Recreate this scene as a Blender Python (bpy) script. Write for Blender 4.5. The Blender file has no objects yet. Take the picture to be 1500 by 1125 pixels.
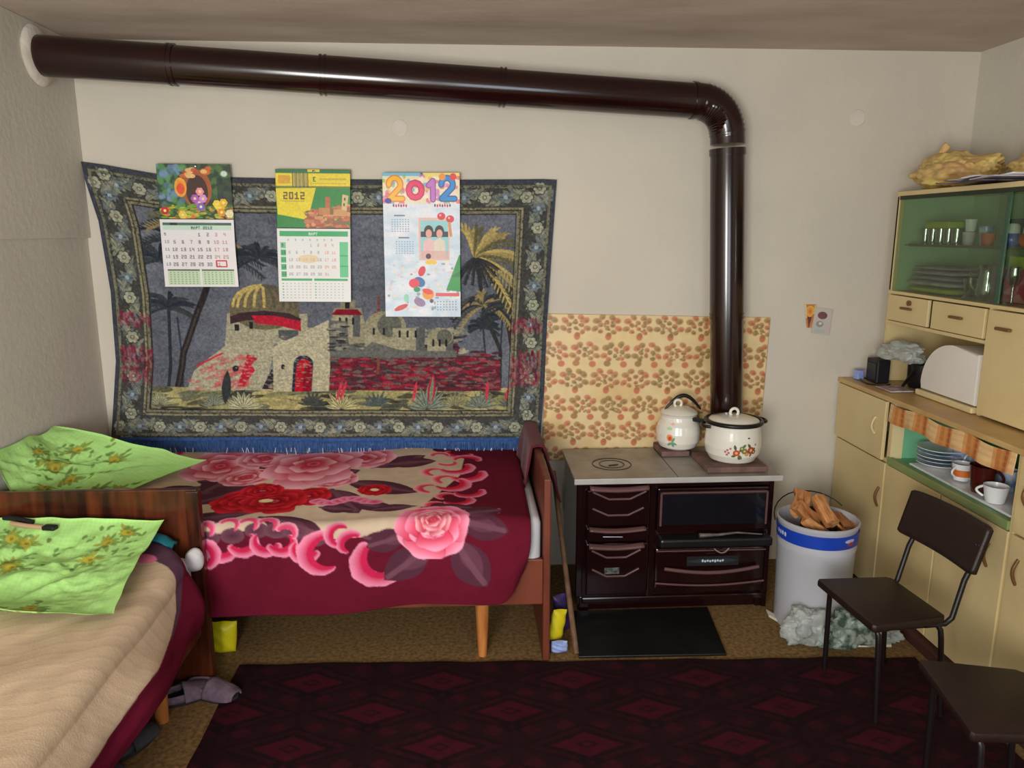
import bpy, bmesh, math, random
import numpy as np
from mathutils import Vector, Matrix, Euler, noise
random.seed(7)
RNG = np.random.RandomState(11)
SC = bpy.context.scene
COL = SC.collection
PI = math.pi

# ------------------------------------------------------------------ camera
cam_d = bpy.data.cameras.new('camera'); cam = bpy.data.objects.new('camera', cam_d); COL.objects.link(cam)
cam.location = (0, 0, 1.85)
cam.rotation_euler = (math.radians(90 - 11.5), 0, math.radians(-3.4))
cam_d.sensor_width = 36; cam_d.lens = 36 * 1104 / 1500; cam_d.clip_start = 0.02
SC.camera = cam

# ------------------------------------------------------------------ light
W = bpy.data.worlds.new('sky'); SC.world = W; W.use_nodes = True
W.node_tree.nodes['Background'].inputs[0].default_value = (0.75, 0.86, 1.0, 1)
W.node_tree.nodes['Background'].inputs[1].default_value = 1.0

def area(name, loc, size, power, rot, col):
    d = bpy.data.lights.new(name, 'AREA'); d.shape = 'RECTANGLE'; d.size, d.size_y = size
    d.energy = power; d.color = col
    o = bpy.data.objects.new(name, d); COL.objects.link(o); o.location = loc; o.rotation_euler = rot
    return o
# daylight entering by the two windows of the wall behind the viewer
area('window_daylight', (-0.85, -1.02, 1.50), (1.15, 1.25), 98, (math.radians(90), 0, 0), (1.0, 0.98, 0.95))
area('window_daylight', (0.85, -1.02, 1.50), (1.15, 1.25), 22, (math.radians(90), 0, 0), (0.80, 0.89, 1.0))

SC.view_settings.view_transform = 'Standard'; SC.view_settings.look = 'None'
SC.view_settings.exposure = 0.34; SC.view_settings.gamma = 1.0
SC.view_settings.use_curve_mapping = False
SC.cycles.use_denoising = True
SC.cycles.max_bounces = 10; SC.cycles.diffuse_bounces = 5

# ------------------------------------------------------------------ colour + materials
def lin(c):
    c = np.asarray(c, float) / 255.0
    return np.where(c <= 0.04045, c / 12.92, ((c + 0.055) / 1.055) ** 2.4)
def L4(c): return tuple(float(v) for v in lin(c)) + (1,)

def mat(name, rgb, rough=0.5, metal=0.0, rgb2=None, scale=8.0, detail=3.0, bump=0.0, bscale=None, coat=0.0,
        stretch=(1, 1, 1), trans=0.0, ior=1.45, alpha=1.0, sheen=0.0, lo=0.35, hi=0.65, spec=0.5):
    m = bpy.data.materials.new(name); m.use_nodes = True
    n = m.node_tree.nodes; l = m.node_tree.links; b = n['Principled BSDF']
    b.inputs['Roughness'].default_value = rough; b.inputs['Metallic'].default_value = metal
    b.inputs['Coat Weight'].default_value = coat; b.inputs['Coat Roughness'].default_value = 0.12
    b.inputs['Transmission Weight'].default_value = trans; b.inputs['IOR'].default_value = ior
    b.inputs['Alpha'].default_value = alpha; b.inputs['Sheen Weight'].default_value = sheen
    b.inputs['Specular IOR Level'].default_value = spec
    tc = n.new('ShaderNodeTexCoord'); mp = n.new('ShaderNodeMapping'); mp.inputs['Scale'].default_value = stretch
    l.new(tc.outputs['Object'], mp.inputs['Vector'])
    nz = n.new('ShaderNodeTexNoise'); nz.inputs['Scale'].default_value = scale; nz.inputs['Detail'].default_value = detail
    l.new(mp.outputs['Vector'], nz.inputs['Vector'])
    r = n.new('ShaderNodeValToRGB'); r.color_ramp.elements[0].position = lo; r.color_ramp.elements[1].position = hi
    if rgb2 is None: rgb2 = [v * 0.94 for v in rgb]
    r.color_ramp.elements[0].color = L4(rgb); r.color_ramp.elements[1].color = L4(rgb2)
    l.new(nz.outputs['Fac'], r.inputs['Fac']); l.new(r.outputs['Color'], b.inputs['Base Color'])
    if bump:
        nb = n.new('ShaderNodeTexNoise'); nb.inputs['Scale'].default_value = bscale or scale * 3; nb.inputs['Detail'].default_value = 4
        l.new(mp.outputs['Vector'], nb.inputs['Vector'])
        bp = n.new('ShaderNodeBump'); bp.inputs['Strength'].default_value = bump; bp.inputs['Distance'].default_value = 0.01
        l.new(nb.outputs['Fac'], bp.inputs['Height']); l.new(bp.outputs['Normal'], b.inputs['Normal'])
    return m

def paint_mat(name, rough=0.8, bump=0.0, bscale=300, sheen=0.0, spec=0.5, coat=0.0):
    m = bpy.data.materials.new(name); m.use_nodes = True
    n = m.node_tree.nodes; l = m.node_tree.links; b = n['Principled BSDF']
    b.inputs['Roughness'].default_value = rough; b.inputs['Sheen Weight'].default_value = sheen
    b.inputs['Specular IOR Level'].default_value = spec; b.inputs['Coat Weight'].default_value = coat
    a = n.new('ShaderNodeAttribute'); a.attribute_name = 'Col'; l.new(a.outputs['Color'], b.inputs['Base Color'])
    if bump:
        tc = n.new('ShaderNodeTexCoord')
        nb = n.new('ShaderNodeTexNoise'); nb.inputs['Scale'].default_value = bscale; nb.inputs['Detail'].default_value = 2
        l.new(tc.outputs['Object'], nb.inputs['Vector'])
        bp = n.new('ShaderNodeBump'); bp.inputs['Strength'].default_value = bump; bp.inputs['Distance'].default_value = 0.004
        l.new(nb.outputs['Fac'], bp.inputs['Height']); l.new(bp.outputs['Normal'], b.inputs['Normal'])
    return m

M = {}
M['wall'] = mat('wall_plaster', (212, 205, 190), .9, rgb2=(205, 198, 184), scale=1.6, bump=.25, bscale=30)
M['wallside'] = mat('wall_plaster_side', (208, 204, 192), .9, rgb2=(200, 196, 184), scale=1.6, bump=.25, bscale=30)
M['patch'] = mat('wall_patch', (222, 214, 202), .9)
M['ceil'] = mat('ceiling_paint', (198, 183, 170), .9, rgb2=(184, 168, 155), scale=2.2, detail=5, bump=.2, stretch=(1, 2.5, 1))
M['floor'] = mat('floor_carpet', (150, 118, 70), .95, rgb2=(96, 70, 38), scale=58, detail=9, bump=.4, bscale=200, lo=.3, hi=.7)
M['wood_dark'] = mat('walnut_lacquer', (104, 48, 22), .28, rgb2=(40, 15, 9), scale=6, detail=5, coat=.3, stretch=(3.5, 1, .35), lo=.30, hi=.62)
M['wood_red'] = mat('red_brown_wood', (122, 60, 40), .45, rgb2=(92, 42, 28), scale=5, detail=5, stretch=(1, 6, .6))
M['wood_light'] = mat('pine_leg', (196, 128, 68), .45, rgb2=(168, 100, 48), scale=8, stretch=(4, 4, .6))
M['stick'] = mat('stick_wood', (122, 92, 66), .7, rgb2=(92, 66, 48), scale=20)
M['enamel'] = mat('maroon_enamel', (30, 8, 9), .17, rgb2=(24, 6, 7), scale=3, coat=.5)
M['enamel_highlight'] = mat('maroon_enamel_highlight', (104, 74, 74), .22, scale=3, coat=.5)  # paler maroon: highlight on mouldings, handles and trims put into the colour
M['pipe'] = mat('maroon_pipe_enamel', (36, 11, 10), .2, rgb2=(28, 8, 8), scale=4, coat=.4)
M['black'] = mat('black_metal', (20, 19, 20), .35, rgb2=(26, 25, 26), scale=8, bump=.1)
M['hearth'] = mat('hearth_sheet', (16, 17, 15), .32, rgb2=(26, 26, 22), scale=5, bump=.1)
M['plate'] = mat('steel_hotplate', (172, 168, 160), .42, .12, rgb2=(146, 141, 132), scale=7, detail=6)
M['ovenglass'] = mat('oven_glass', (22, 22, 28), .07, coat=.6)
M['chrome'] = mat('chrome', (200, 200, 205), .2, 1.0)
M['whiteenamel'] = mat('white_enamel', (232, 230, 220), .15, coat=.5, rgb2=(226, 222, 208), scale=5)
M['tile'] = mat('stone_tile', (128, 96, 86), .7, rgb2=(96, 76, 70), scale=14, detail=5, bump=.3)
M['bucket'] = mat('white_bucket_tin', (186, 188, 196), .35, rgb2=(180, 182, 190), scale=3)
M['blue'] = mat('blue_band', (22, 62, 176), .4)
M['whiteprint'] = mat('white_print', (220, 225, 235), .5)
M['redprint'] = mat('red_print', (190, 60, 60), .5)
M['bark'] = mat('split_log_face', (212, 152, 96), .8, rgb2=(160, 98, 52), scale=16, detail=5, bump=.4, stretch=(3, 3, .8))
M['bark2'] = mat('log_bark', (92, 70, 56), .95, rgb2=(54, 40, 34), scale=26, detail=5, bump=.8)
M['cab'] = mat('cream_cabinet_paint', (222, 202, 150), .42, rgb2=(212, 190, 138), scale=2.5, detail=5)
M['cab2'] = mat('cream_cabinet_edge', (226, 208, 158), .45)
M['mint'] = mat('mint_lining', (122, 190, 148), .6, rgb2=(112, 178, 138), scale=3)
M['brownhandle'] = mat('brown_handle', (120, 82, 44), .4)
M['plinth'] = mat('plinth_board', (70, 38, 34), .6)
M['vinyl'] = mat('brown_vinyl', (40, 25, 21), .42, rgb2=(34, 21, 18), scale=30, bump=.15, bscale=200)
M['tube'] = mat('dark_tube', (26, 18, 19), .4)
M['cloth_mar'] = mat('maroon_cloth', (104, 18, 34), .9, rgb2=(88, 12, 28), scale=12, sheen=.1, bump=.2, bscale=200)
M['white_cloth'] = mat('white_sheet', (206, 204, 208), .9, rgb2=(206, 206, 210), scale=6, bump=.2)
M['teal'] = mat('teal_cloth', (22, 112, 128), .85)
M['blackcloth'] = mat('black_plastic', (22, 20, 24), .5)
M['beigeplastic'] = mat('beige_plastic', (190, 150, 120), .5)
M['bluelinen'] = mat('mauve_linen', (190, 172, 190), .85, rgb2=(160, 150, 170), scale=14)
M['magdark'] = mat('dark_print', (60, 50, 56), .4, rgb2=(120, 110, 120), scale=12)
def thin_glass(name, tint, refl=.10, hi=.75):
    m = bpy.data.materials.new(name); m.use_nodes = True; n = m.node_tree.nodes; l = m.node_tree.links
    n.remove(n['Principled BSDF']); t = n.new('ShaderNodeBsdfTransparent'); t.inputs[0].default_value = L4(tint)
    g = n.new('ShaderNodeBsdfGlossy'); g.inputs['Roughness'].default_value = .03; mx = n.new('ShaderNodeMixShader')
    lw = n.new('ShaderNodeLayerWeight'); lw.inputs[0].default_value = .25; mr = n.new('ShaderNodeMapRange')
    mr.inputs['To Min'].default_value = refl; mr.inputs['To Max'].default_value = hi
    l.new(lw.outputs['Facing'], mr.inputs['Value']); l.new(mr.outputs[0], mx.inputs[0]); l.new(t.outputs[0], mx.inputs[1]); l.new(g.outputs[0], mx.inputs[2])
    l.new(mx.outputs[0], n['Material Output'].inputs['Surface']); return m
M['paneglass'] = thin_glass('pane_glass', (226, 234, 224), .02, .24)
M['glassw'] = thin_glass('glassware', (226, 232, 230), .3, .8)
M['bag'] = mat('plastic_bag', (214, 218, 214), .3, alpha=.55, rgb2=(180, 190, 186), scale=12, bump=.5, bscale=18)
M['baggreen'] = mat('green_tinted_bag', (170, 184, 172), .3, alpha=.7, rgb2=(66, 92, 78), scale=22, lo=.42, hi=.58, detail=4, bump=.5, bscale=18)
M['ybag'] = mat('yellow_bag', (226, 202, 120), .5, rgb2=(206, 166, 112), scale=10, bump=.6, bscale=14)
M['ypkt'] = mat('yellow_packet', (226, 212, 30), .4, rgb2=(206, 190, 40), scale=6)
M['ppkt'] = mat('violet_packet', (70, 44, 110), .4, rgb2=(40, 36, 60), scale=9)
M['bluepkt'] = mat('pale_blue_packet', (160, 176, 226), .5, rgb2=(120, 140, 200), scale=20)
M['breadbox'] = mat('white_breadbox', (230, 226, 220), .35, rgb2=(224, 219, 212), scale=3)
M['white'] = mat('white_china', (232, 234, 236), .2, coat=.3)
M['blueish'] = mat('blue_white_china', (200, 214, 226), .2, rgb2=(120, 140, 190), scale=25, coat=.3)
M['amber'] = mat('dark_red_mug', (72, 22, 18), .2, coat=.4)
M['orange'] = mat('orange_print', (214, 120, 44), .5, rgb2=(180, 80, 30), scale=20)
M['pink'] = mat('pink_box', (190, 60, 90), .5, rgb2=(226, 140, 150), scale=26, lo=.45, hi=.55)
M['ygreen'] = mat('yellow_green_box', (176, 190, 60), .6)
M['navy'] = mat('navy_glaze', (40, 50, 150), .2, rgb2=(120, 130, 210), scale=30, coat=.5)
M['paper'] = mat('grey_paper', (208, 198, 204), .8, rgb2=(176, 164, 176), scale=14)
M['slip'] = mat('mauve_slipper', (128, 108, 122), .95, rgb2=(98, 80, 98), scale=18, bump=.4)
M['slipdark'] = mat('dark_slipper', (46, 46, 54), .9, rgb2=(66, 66, 70), scale=14)
M['sole'] = mat('slipper_sole', (40, 34, 36), .9)
M['frame'] = mat('window_frame_paint', (224, 222, 214), .5)
M['fringe'] = mat('blue_fringe', (66, 104, 160), .85, rgb2=(44, 74, 128), scale=60, stretch=(3, 1, .4), bump=.5, bscale=160)
M['thread'] = mat('pale_fringe_thread', (176, 186, 214), .8)
M['plaster_ring'] = mat('plaster_ring', (220, 214, 202), .85, rgb2=(196, 186, 170), scale=9, bump=.5)
M['P_cloth'] = paint_mat('woven_cloth', .95, .35, 260, spec=.15)
M['P_blanket'] = paint_mat('plush_blanket', .95, .25, 160, spec=.12)
M['P_paper'] = paint_mat('printed_paper', .45)
M['P_board'] = paint_mat('printed_board', .4)
M['P_pillow'] = paint_mat('printed_cotton', .9, .3, 120)
M['P_pot'] = paint_mat('decorated_enamel', .15, coat=.5)

# ------------------------------------------------------------------ mesh helpers
def link(name, me, m=None, parent=None, smooth=False):
    o = bpy.data.objects.new(name, me); COL.objects.link(o)
    if m is not None: me.materials.append(m)
    if parent is not None: o.parent = parent
    if smooth:
        me.polygons.foreach_set('use_smooth', [True] * len(me.polygons))
    return o

class MB:
    def __init__(s): s.b = bmesh.new()
    def box(s, c, d, bev=0.0, rot=None, seg=2):
        mt = Matrix.Translation(c)
        if rot: mt = mt @ Euler(rot).to_matrix().to_4x4()
        r = bmesh.ops.create_cube(s.b, size=1, matrix=mt @ Matrix.Diagonal((d[0], d[1], d[2], 1)))
        if bev:
            es = set()
            for v in r['verts']: es.update(v.link_edges)
            bmesh.ops.bevel(s.b, geom=list(es), offset=bev, segments=seg, profile=.5, affect='EDGES')
        return s
    def bb(s, x0, x1, y0, y1, z0, z1, bev=0.0):
        return s.box(((x0 + x1) / 2, (y0 + y1) / 2, (z0 + z1) / 2), (abs(x1 - x0), abs(y1 - y0), abs(z1 - z0)), bev)
    def tube(s, pts, r, seg=12, cap=True, closed=False):
        pts = [Vector(p) for p in pts]; n = len(pts)
        rs = r if isinstance(r, (list, tuple)) else [r] * n
        rings = []; up = None
        for i, p in enumerate(pts):
            if closed: t = (pts[(i + 1) % n] - pts[i - 1]).normalized()
            elif i == 0: t = (pts[1] - p).normalized()
            elif i == n - 1: t = (p - pts[i - 1]).normalized()
            else: t = ((pts[i + 1] - p).normalized() + (p - pts[i - 1]).normalized()).normalized()
            if up is None:
                up = Vector((0, 0, 1)) if abs(t.z) < .9 else Vector((1, 0, 0))
            a = (up - t * up.dot(t)).normalized(); up = a; b = t.cross(a)
            rings.append([s.b.verts.new(p + (a * math.cos(q * 2 * PI / seg) + b * math.sin(q * 2 * PI / seg)) * rs[i]) for q in range(seg)])
        m = n if closed else n - 1
        for i in range(m):
            A = rings[i]; B = rings[(i + 1) % n]
            for q in range(seg): s.b.faces.new((A[q], A[(q + 1) % seg], B[(q + 1) % seg], B[q]))
        if cap and not closed:
            s.b.faces.new(list(reversed(rings[0]))); s.b.faces.new(rings[-1])
        return s
    def lathe(s, prof, c=(0, 0, 0), seg=32, rot=None, sx=1, sy=1):
        rm = Euler(rot).to_matrix() if rot else Matrix.Identity(3)
        rings = []
        for (r, z) in prof:
            if r < 1e-6: rings.append([s.b.verts.new(Vector(c) + rm @ Vector((0, 0, z)))])
            else: rings.append([s.b.verts.new(Vector(c) + rm @ Vector((r * sx * math.cos(q * 2 * PI / seg), r * sy * math.sin(q * 2 * PI / seg), z))) for q in range(seg)])
        for A, B in zip(rings, rings[1:]):
            for q in range(seg):
                q2 = (q + 1) % seg
                if len(A) == 1 and len(B) == 1: continue
                if len(A) == 1: s.b.faces.new((A[0], B[q2], B[q]))
                elif len(B) == 1: s.b.faces.new((A[q], A[q2], B[0]))
                else: s.b.faces.new((A[q], A[q2], B[q2], B[q]))
        return s
    def prism(s, poly, d, axis='z', c=(0, 0, 0), bev=0):
        # polygon in the plane across axis, extruded by d along it
        def P(a, b, k):
            return {'z': (a, b, k), 'x': (k, a, b), 'y': (a, k, b)}[axis]
        A = [s.b.verts.new(Vector(c) + Vector(P(a, b, 0))) for a, b in poly]
        B = [s.b.verts.new(Vector(c) + Vector(P(a, b, d))) for a, b in poly]
        n = len(poly); f = [s.b.faces.new(A), s.b.faces.new(list(reversed(B)))]
        for i in range(n): f.append(s.b.faces.new((A[i], B[i], B[(i + 1) % n], A[(i + 1) % n])))
        if bev:
            es = set(e for x in f[:2] for e in x.edges)
            bmesh.ops.bevel(s.b, geom=list(es), offset=bev, segments=2, profile=.5, affect='EDGES')
        return s
    def grid(s, fn, nu, nv, closed_u=False):
        V = [[s.b.verts.new(fn(i / nu, j / nv)) for j in range(nv + 1)] for i in range(nu + (0 if closed_u else 1))]
        for i in range(nu):
            i2 = (i + 1) % len(V)
            for j in range(nv): s.b.faces.new((V[i][j], V[i2][j], V[i2][j + 1], V[i][j + 1]))
        return s
    def build(s, name, m, parent=None, smooth=None, thick=0):
        bmesh.ops.recalc_face_normals(s.b, faces=s.b.faces)
        me = bpy.data.meshes.new(name); s.b.to_mesh(me); s.b.free()
        o = link(name, me, m, parent)
        if smooth is not None:
            me.polygons.foreach_set('use_smooth', [True] * len(me.polygons))
            if smooth < 180:
                me.set_sharp_from_angle(angle=math.radians(smooth))
        if thick:
            md = o.modifiers.new('thickness', 'SOLIDIFY'); md.thickness = thick; md.offset = 0
        return o

def tag(o, label, cat, group=None):
    o['label'] = label; o['category'] = cat
    if group: o['group'] = group
    return o
def struct(o): o['kind'] = 'structure'; return o
def empty(name, loc, label, cat, group=None, rz=0):
    o = bpy.data.objects.new(name, None); COL.objects.link(o); o.location = loc; o.rotation_euler = (0, 0, rz)
    o.empty_display_size = .1
    return tag(o, label, cat, group)
def copy_tree(o, parent=None):
    c = o.copy(); COL.objects.link(c)
    if parent is not None: c.parent = parent
    for ch in list(o.children): copy_tree(ch, c)
    return c

# ------------------------------------------------------------------ painting cloth and paper colours, vertex by vertex
class Paint:
    """colour sheet in design units (u right, v down), res samples per unit"""
    def __init__(s, w, h, res, bg):
        s.ss = 2; s.w, s.h, s.r = w, h, res * 2
        s.W, s.H = int(round(w * res)) * 2, int(round(h * res)) * 2
        s.a = np.zeros((s.H, s.W, 3)) + lin(bg)
        yy, xx = np.mgrid[0:s.H, 0:s.W]
        s.u = (xx + .5) / s.r; s.v = (yy + .5) / s.r
    def win(s, x0, x1, y0, y1):
        i0 = max(0, int(y0 * s.r) - 1); i1 = min(s.H, int(y1 * s.r) + 2)
        j0 = max(0, int(x0 * s.r) - 1); j1 = min(s.W, int(x1 * s.r) + 2)
        return slice(i0, max(i0, i1)), slice(j0, max(j0, j1))
    def put(s, w, mask, c, al=1.0):
        if isinstance(c, tuple) and len(c) == 3 and not isinstance(c[0], np.ndarray): c = lin(c)
        k = (mask.astype(float) * al)[..., None]
        s.a[w] = s.a[w] * (1 - k) + np.asarray(c) * k
    def poly(s, pts, c, al=1.0):
        p = np.asarray(pts, float); w = s.win(p[:, 0].min(), p[:, 0].max(), p[:, 1].min(), p[:, 1].max())
        U, V = s.u[w], s.v[w]; ins = np.zeros(U.shape, bool)
        n = len(p)
        for i in range(n):
            x1, y1 = p[i]; x2, y2 = p[(i + 1) % n]
            if y1 == y2: continue
            cnd = ((y1 > V) != (y2 > V)) & (U < (x2 - x1) * (V - y1) / (y2 - y1) + x1)
            ins ^= cnd
        s.put(w, ins, c, al)
    def rect(s, x0, y0, x1, y1, c, al=1.0):
        w = s.win(x0, x1, y0, y1); U, V = s.u[w], s.v[w]
        s.put(w, (U >= x0) & (U <= x1) & (V >= y0) & (V <= y1), c, al)
    def ell(s, cx, cy, rx, ry, c, c2=None, ang=0, al=1.0, soft=0.0, gexp=1.0):
        R = max(rx, ry) * 1.05
        w = s.win(cx - R, cx + R, cy - R, cy + R); U, V = s.u[w] - cx, s.v[w] - cy
        ca, sa = math.cos(ang), math.sin(ang)
        d = np.sqrt(((U * ca + V * sa) / rx) ** 2 + ((-U * sa + V * ca) / ry) ** 2)
        m = np.clip((1 - d) / max(soft, 1e-6), 0, 1) if soft else (d <= 1).astype(float)
        if c2 is None: s.put(w, m, c, al)
        else:
            t = np.clip(d, 0, 1)[..., None] ** gexp
            s.put(w, m, lin(c) * (1 - t) + lin(c2) * t, al)
    def line(s, pts, wd, c, al=1.0):
        for (a, b) in zip(pts, pts[1:]):
            ax, ay = a; bx, by = b
            w = s.win(min(ax, bx) - wd, max(ax, bx) + wd, min(ay, by) - wd, max(ay, by) + wd)
            U, V = s.u[w], s.v[w]; dx, dy = bx - ax, by - ay; q = dx * dx + dy * dy or 1e-9
            t = np.clip(((U - ax) * dx + (V - ay) * dy) / q, 0, 1)
            s.put(w, np.hypot(U - ax - t * dx, V - ay - t * dy) <= wd / 2, c, al)
    def leaf(s, x, y, L, wd, ang, c, al=1.0, c2=None):
        n = 9; pts = []
        for k in range(n + 1):
            t = k / n; pts.append((t * L, wd * math.sin(PI * t) ** .8))
        for k in range(n - 1, 0, -1):
            t = k / n; pts.append((t * L, -wd * math.sin(PI * t) ** .8))
        ca, sa = math.cos(ang), math.sin(ang)
        s.poly([(x + a * ca - b * sa, y + a * sa + b * ca) for a, b in pts], c, al)
        if c2: s.line([(x, y), (x + L * .9 * ca, y + L * .9 * sa)], wd * .35, c2, al)
    def noise(s, cell, amp, w=None, seed=0, mono=True):
        """woven mottling"""
        r = np.random.RandomState(seed)
        gh, gw = int(s.h / cell) + 3, int(s.w / cell) + 3
        g = r.rand(gh, gw, 1 if mono else 3) - .5
        fy, fx = s.v / cell, s.u / cell; iy, ix = fy.astype(int), fx.astype(int)
        ty, tx = (fy - iy)[..., None], (fx - ix)[..., None]
        v = (g[iy, ix] * (1 - tx) + g[iy, ix + 1] * tx) * (1 - ty) + (g[iy + 1, ix] * (1 - tx) + g[iy + 1, ix + 1] * tx) * ty
        f = 1 + 2 * amp * v
        if w is None: s.a *= f
        else: s.a[w] *= f[w]
    F = {'0': '757', '1': '262', }
    def text(s, x, y, t, h, c, al=1.0):
        """small block numerals and letters, 3 x 5 cells each"""
        G = {'0': '111101101101111', '1': '010110010010111', '2': '111001111100111', '3': '111001111001111', '4': '101101111001001',
             '5': '111100111001111', '6': '111100111101111', '7': '111001010010010', '8': '111101111101111', '9': '111101111001111',
             ' ': '000000000000000', 'C': '111100100100111', 'H': '101101111101101', 'E': '111100110100111', 'T': '111010010010010',
             'A': '010101111101101', 'M': '101111111101101', 'P': '111101111100100', 'O': '111101101101111', 'D': '110101101101110', 'N': '110101101101101'}
        q = h / 5.
        for ch in t:
            g = G.get(ch, G[' '])
            for k in range(15):
                if g[k] == '1': s.rect(x + (k % 3) * q, y + (k // 3) * q, x + (k % 3 + 1) * q, y + (k // 3 + 1) * q, c, al)
            x += q * 4
    def out(s):
        return s.a.reshape(s.H // 2, 2, s.W // 2, 2, 3).mean(axis=(1, 3))

def sheet(name, paint, fn, m, parent=None, thick=0.0, thick_off=0):
    """mesh grid, one vertex per colour sample, placed by fn(U,V arrays in 0..1) -> X,Y,Z"""
    c = paint.out(); H, Wd = c.shape[:2]
    V, U = np.mgrid[0:H, 0:Wd]; U = U / (Wd - 1.); V = V / (H - 1.)
    X, Y, Z = fn(U, V)
    co = np.stack([X, Y, Z], -1).reshape(-1, 3).astype(np.float32)
    i = np.arange(H * Wd).reshape(H, Wd)
    f = np.stack([i[:-1, :-1], i[1:, :-1], i[1:, 1:], i[:-1, 1:]], -1).reshape(-1, 4)
    me = bpy.data.meshes.new(name)
    me.vertices.add(len(co)); me.vertices.foreach_set('co', co.ravel())
    me.loops.add(f.size); me.loops.foreach_set('vertex_index', f.ravel().astype(np.int32))
    me.polygons.add(len(f)); me.polygons.foreach_set('loop_start', (np.arange(len(f)) * 4).astype(np.int32))
    me.polygons.foreach_set('loop_total', np.full(len(f), 4, np.int32))
    me.update(calc_edges=True)
    at = me.color_attributes.new('Col', 'FLOAT_COLOR', 'POINT')
    rgba = np.ones((H * Wd, 4), np.float32); rgba[:, :3] = c.reshape(-1, 3)
    at.data.foreach_set('color', rgba.ravel())
    me.polygons.foreach_set('use_smooth', [True] * len(me.polygons))
    o = link(name, me, m, parent)
    if thick:
        md = o.modifiers.new('thickness', 'SOLIDIFY'); md.thickness = thick; md.offset = thick_off
    return o

def snoise(X, Y, seed, cell):
    """smooth value noise on arrays, -1..1"""
    r = np.random.RandomState(seed); g = r.rand(64, 64) * 2 - 1
    fx, fy = X / cell + 20, Y / cell + 20
    ix, iy = np.floor(fx).astype(int), np.floor(fy).astype(int); tx, ty = fx - ix, fy - iy
    tx = tx * tx * (3 - 2 * tx); ty = ty * ty * (3 - 2 * ty); ix %= 63; iy %= 63
    return (g[iy, ix] * (1 - tx) + g[iy, ix + 1] * tx) * (1 - ty) + (g[iy + 1, ix] * (1 - tx) + g[iy + 1, ix + 1] * tx) * ty

# ================================================================== THE ROOM
XL, XR, YB, YF, ZC = -1.885, 2.63, 3.95, -1.0, 2.742
struct(MB().bb(XL - .1, XR + .1, YF - .1, YB + .1, -.1, 0).build('floor', M['floor']))
struct(MB().bb(XL - .1, XR + .1, YF - .1, YB + .1, ZC, ZC + .1).build('ceiling', M['ceil']))
struct(MB().bb(XL - .1, XR + .1, YB, YB + .1, 0, ZC).build('wall_back', M['wall']))
wl = MB(); wl.bb(XL - .1, XL, YF, YB, 0, ZC); wl.bb(XL, XL + .016, 2.2, YB, 1.815, ZC, .004)
struct(wl.build('wall_left', M['wallside']))
struct(MB().bb(XR, XR + .1, YF, YB, 0, ZC).build('wall_right', M['wallside']))
wf = MB()
xs = [XL - .1, -1.45, -.25, .25, 1.45, XR + .1]
for a, b in ((0, 1), (2, 3), (4, 5)): wf.bb(xs[a], xs[b], YF - .2, YF, 0, ZC)
for a, b in ((1, 2), (3, 4)):
    wf.bb(xs[a], xs[b], YF - .2, YF, 0, .85); wf.bb(xs[a], xs[b], YF - .2, YF, 2.15, ZC)
struct(wf.build('wall_front', M['wallside']))
for n, (a, b) in enumerate(((-1.45, -.25), (.25, 1.45))):
    f = MB()
    y0, y1 = YF - .16, YF - .11
    for x0, x1, z0, z1 in ((a, b, .85, .91), (a, b, 2.09, 2.15), (a, a + .06, .91, 2.09), (b - .06, b, .91, 2.09), ((a + b) / 2 - .03, (a + b) / 2 + .03, .91, 2.09)):
        f.bb(x0, x1, y0, y1, z0, z1)
    w = struct(f.build('window_%d' % (n + 1), M['frame']))
    struct(MB().bb(a + .06, b - .06, YF - .14, YF - .136, .91, 2.09).build('window_pane', M['paneglass'], w))

for (x, z, r, nm) in ((-.325, 2.35, .043, 'round plaster patch on the back wall above the tapestry'), (2.012, 2.418, .043, 'round plaster patch high on the back wall right of the stove pipe')):
    tag(MB().lathe([(0, .003), (r * .9, .0025), (r, -.002)], (x, YB, z), 28, (PI / 2, 0, 0)).build('plaster_patch', M['patch'], smooth=40), nm, 'wall patch')

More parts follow.
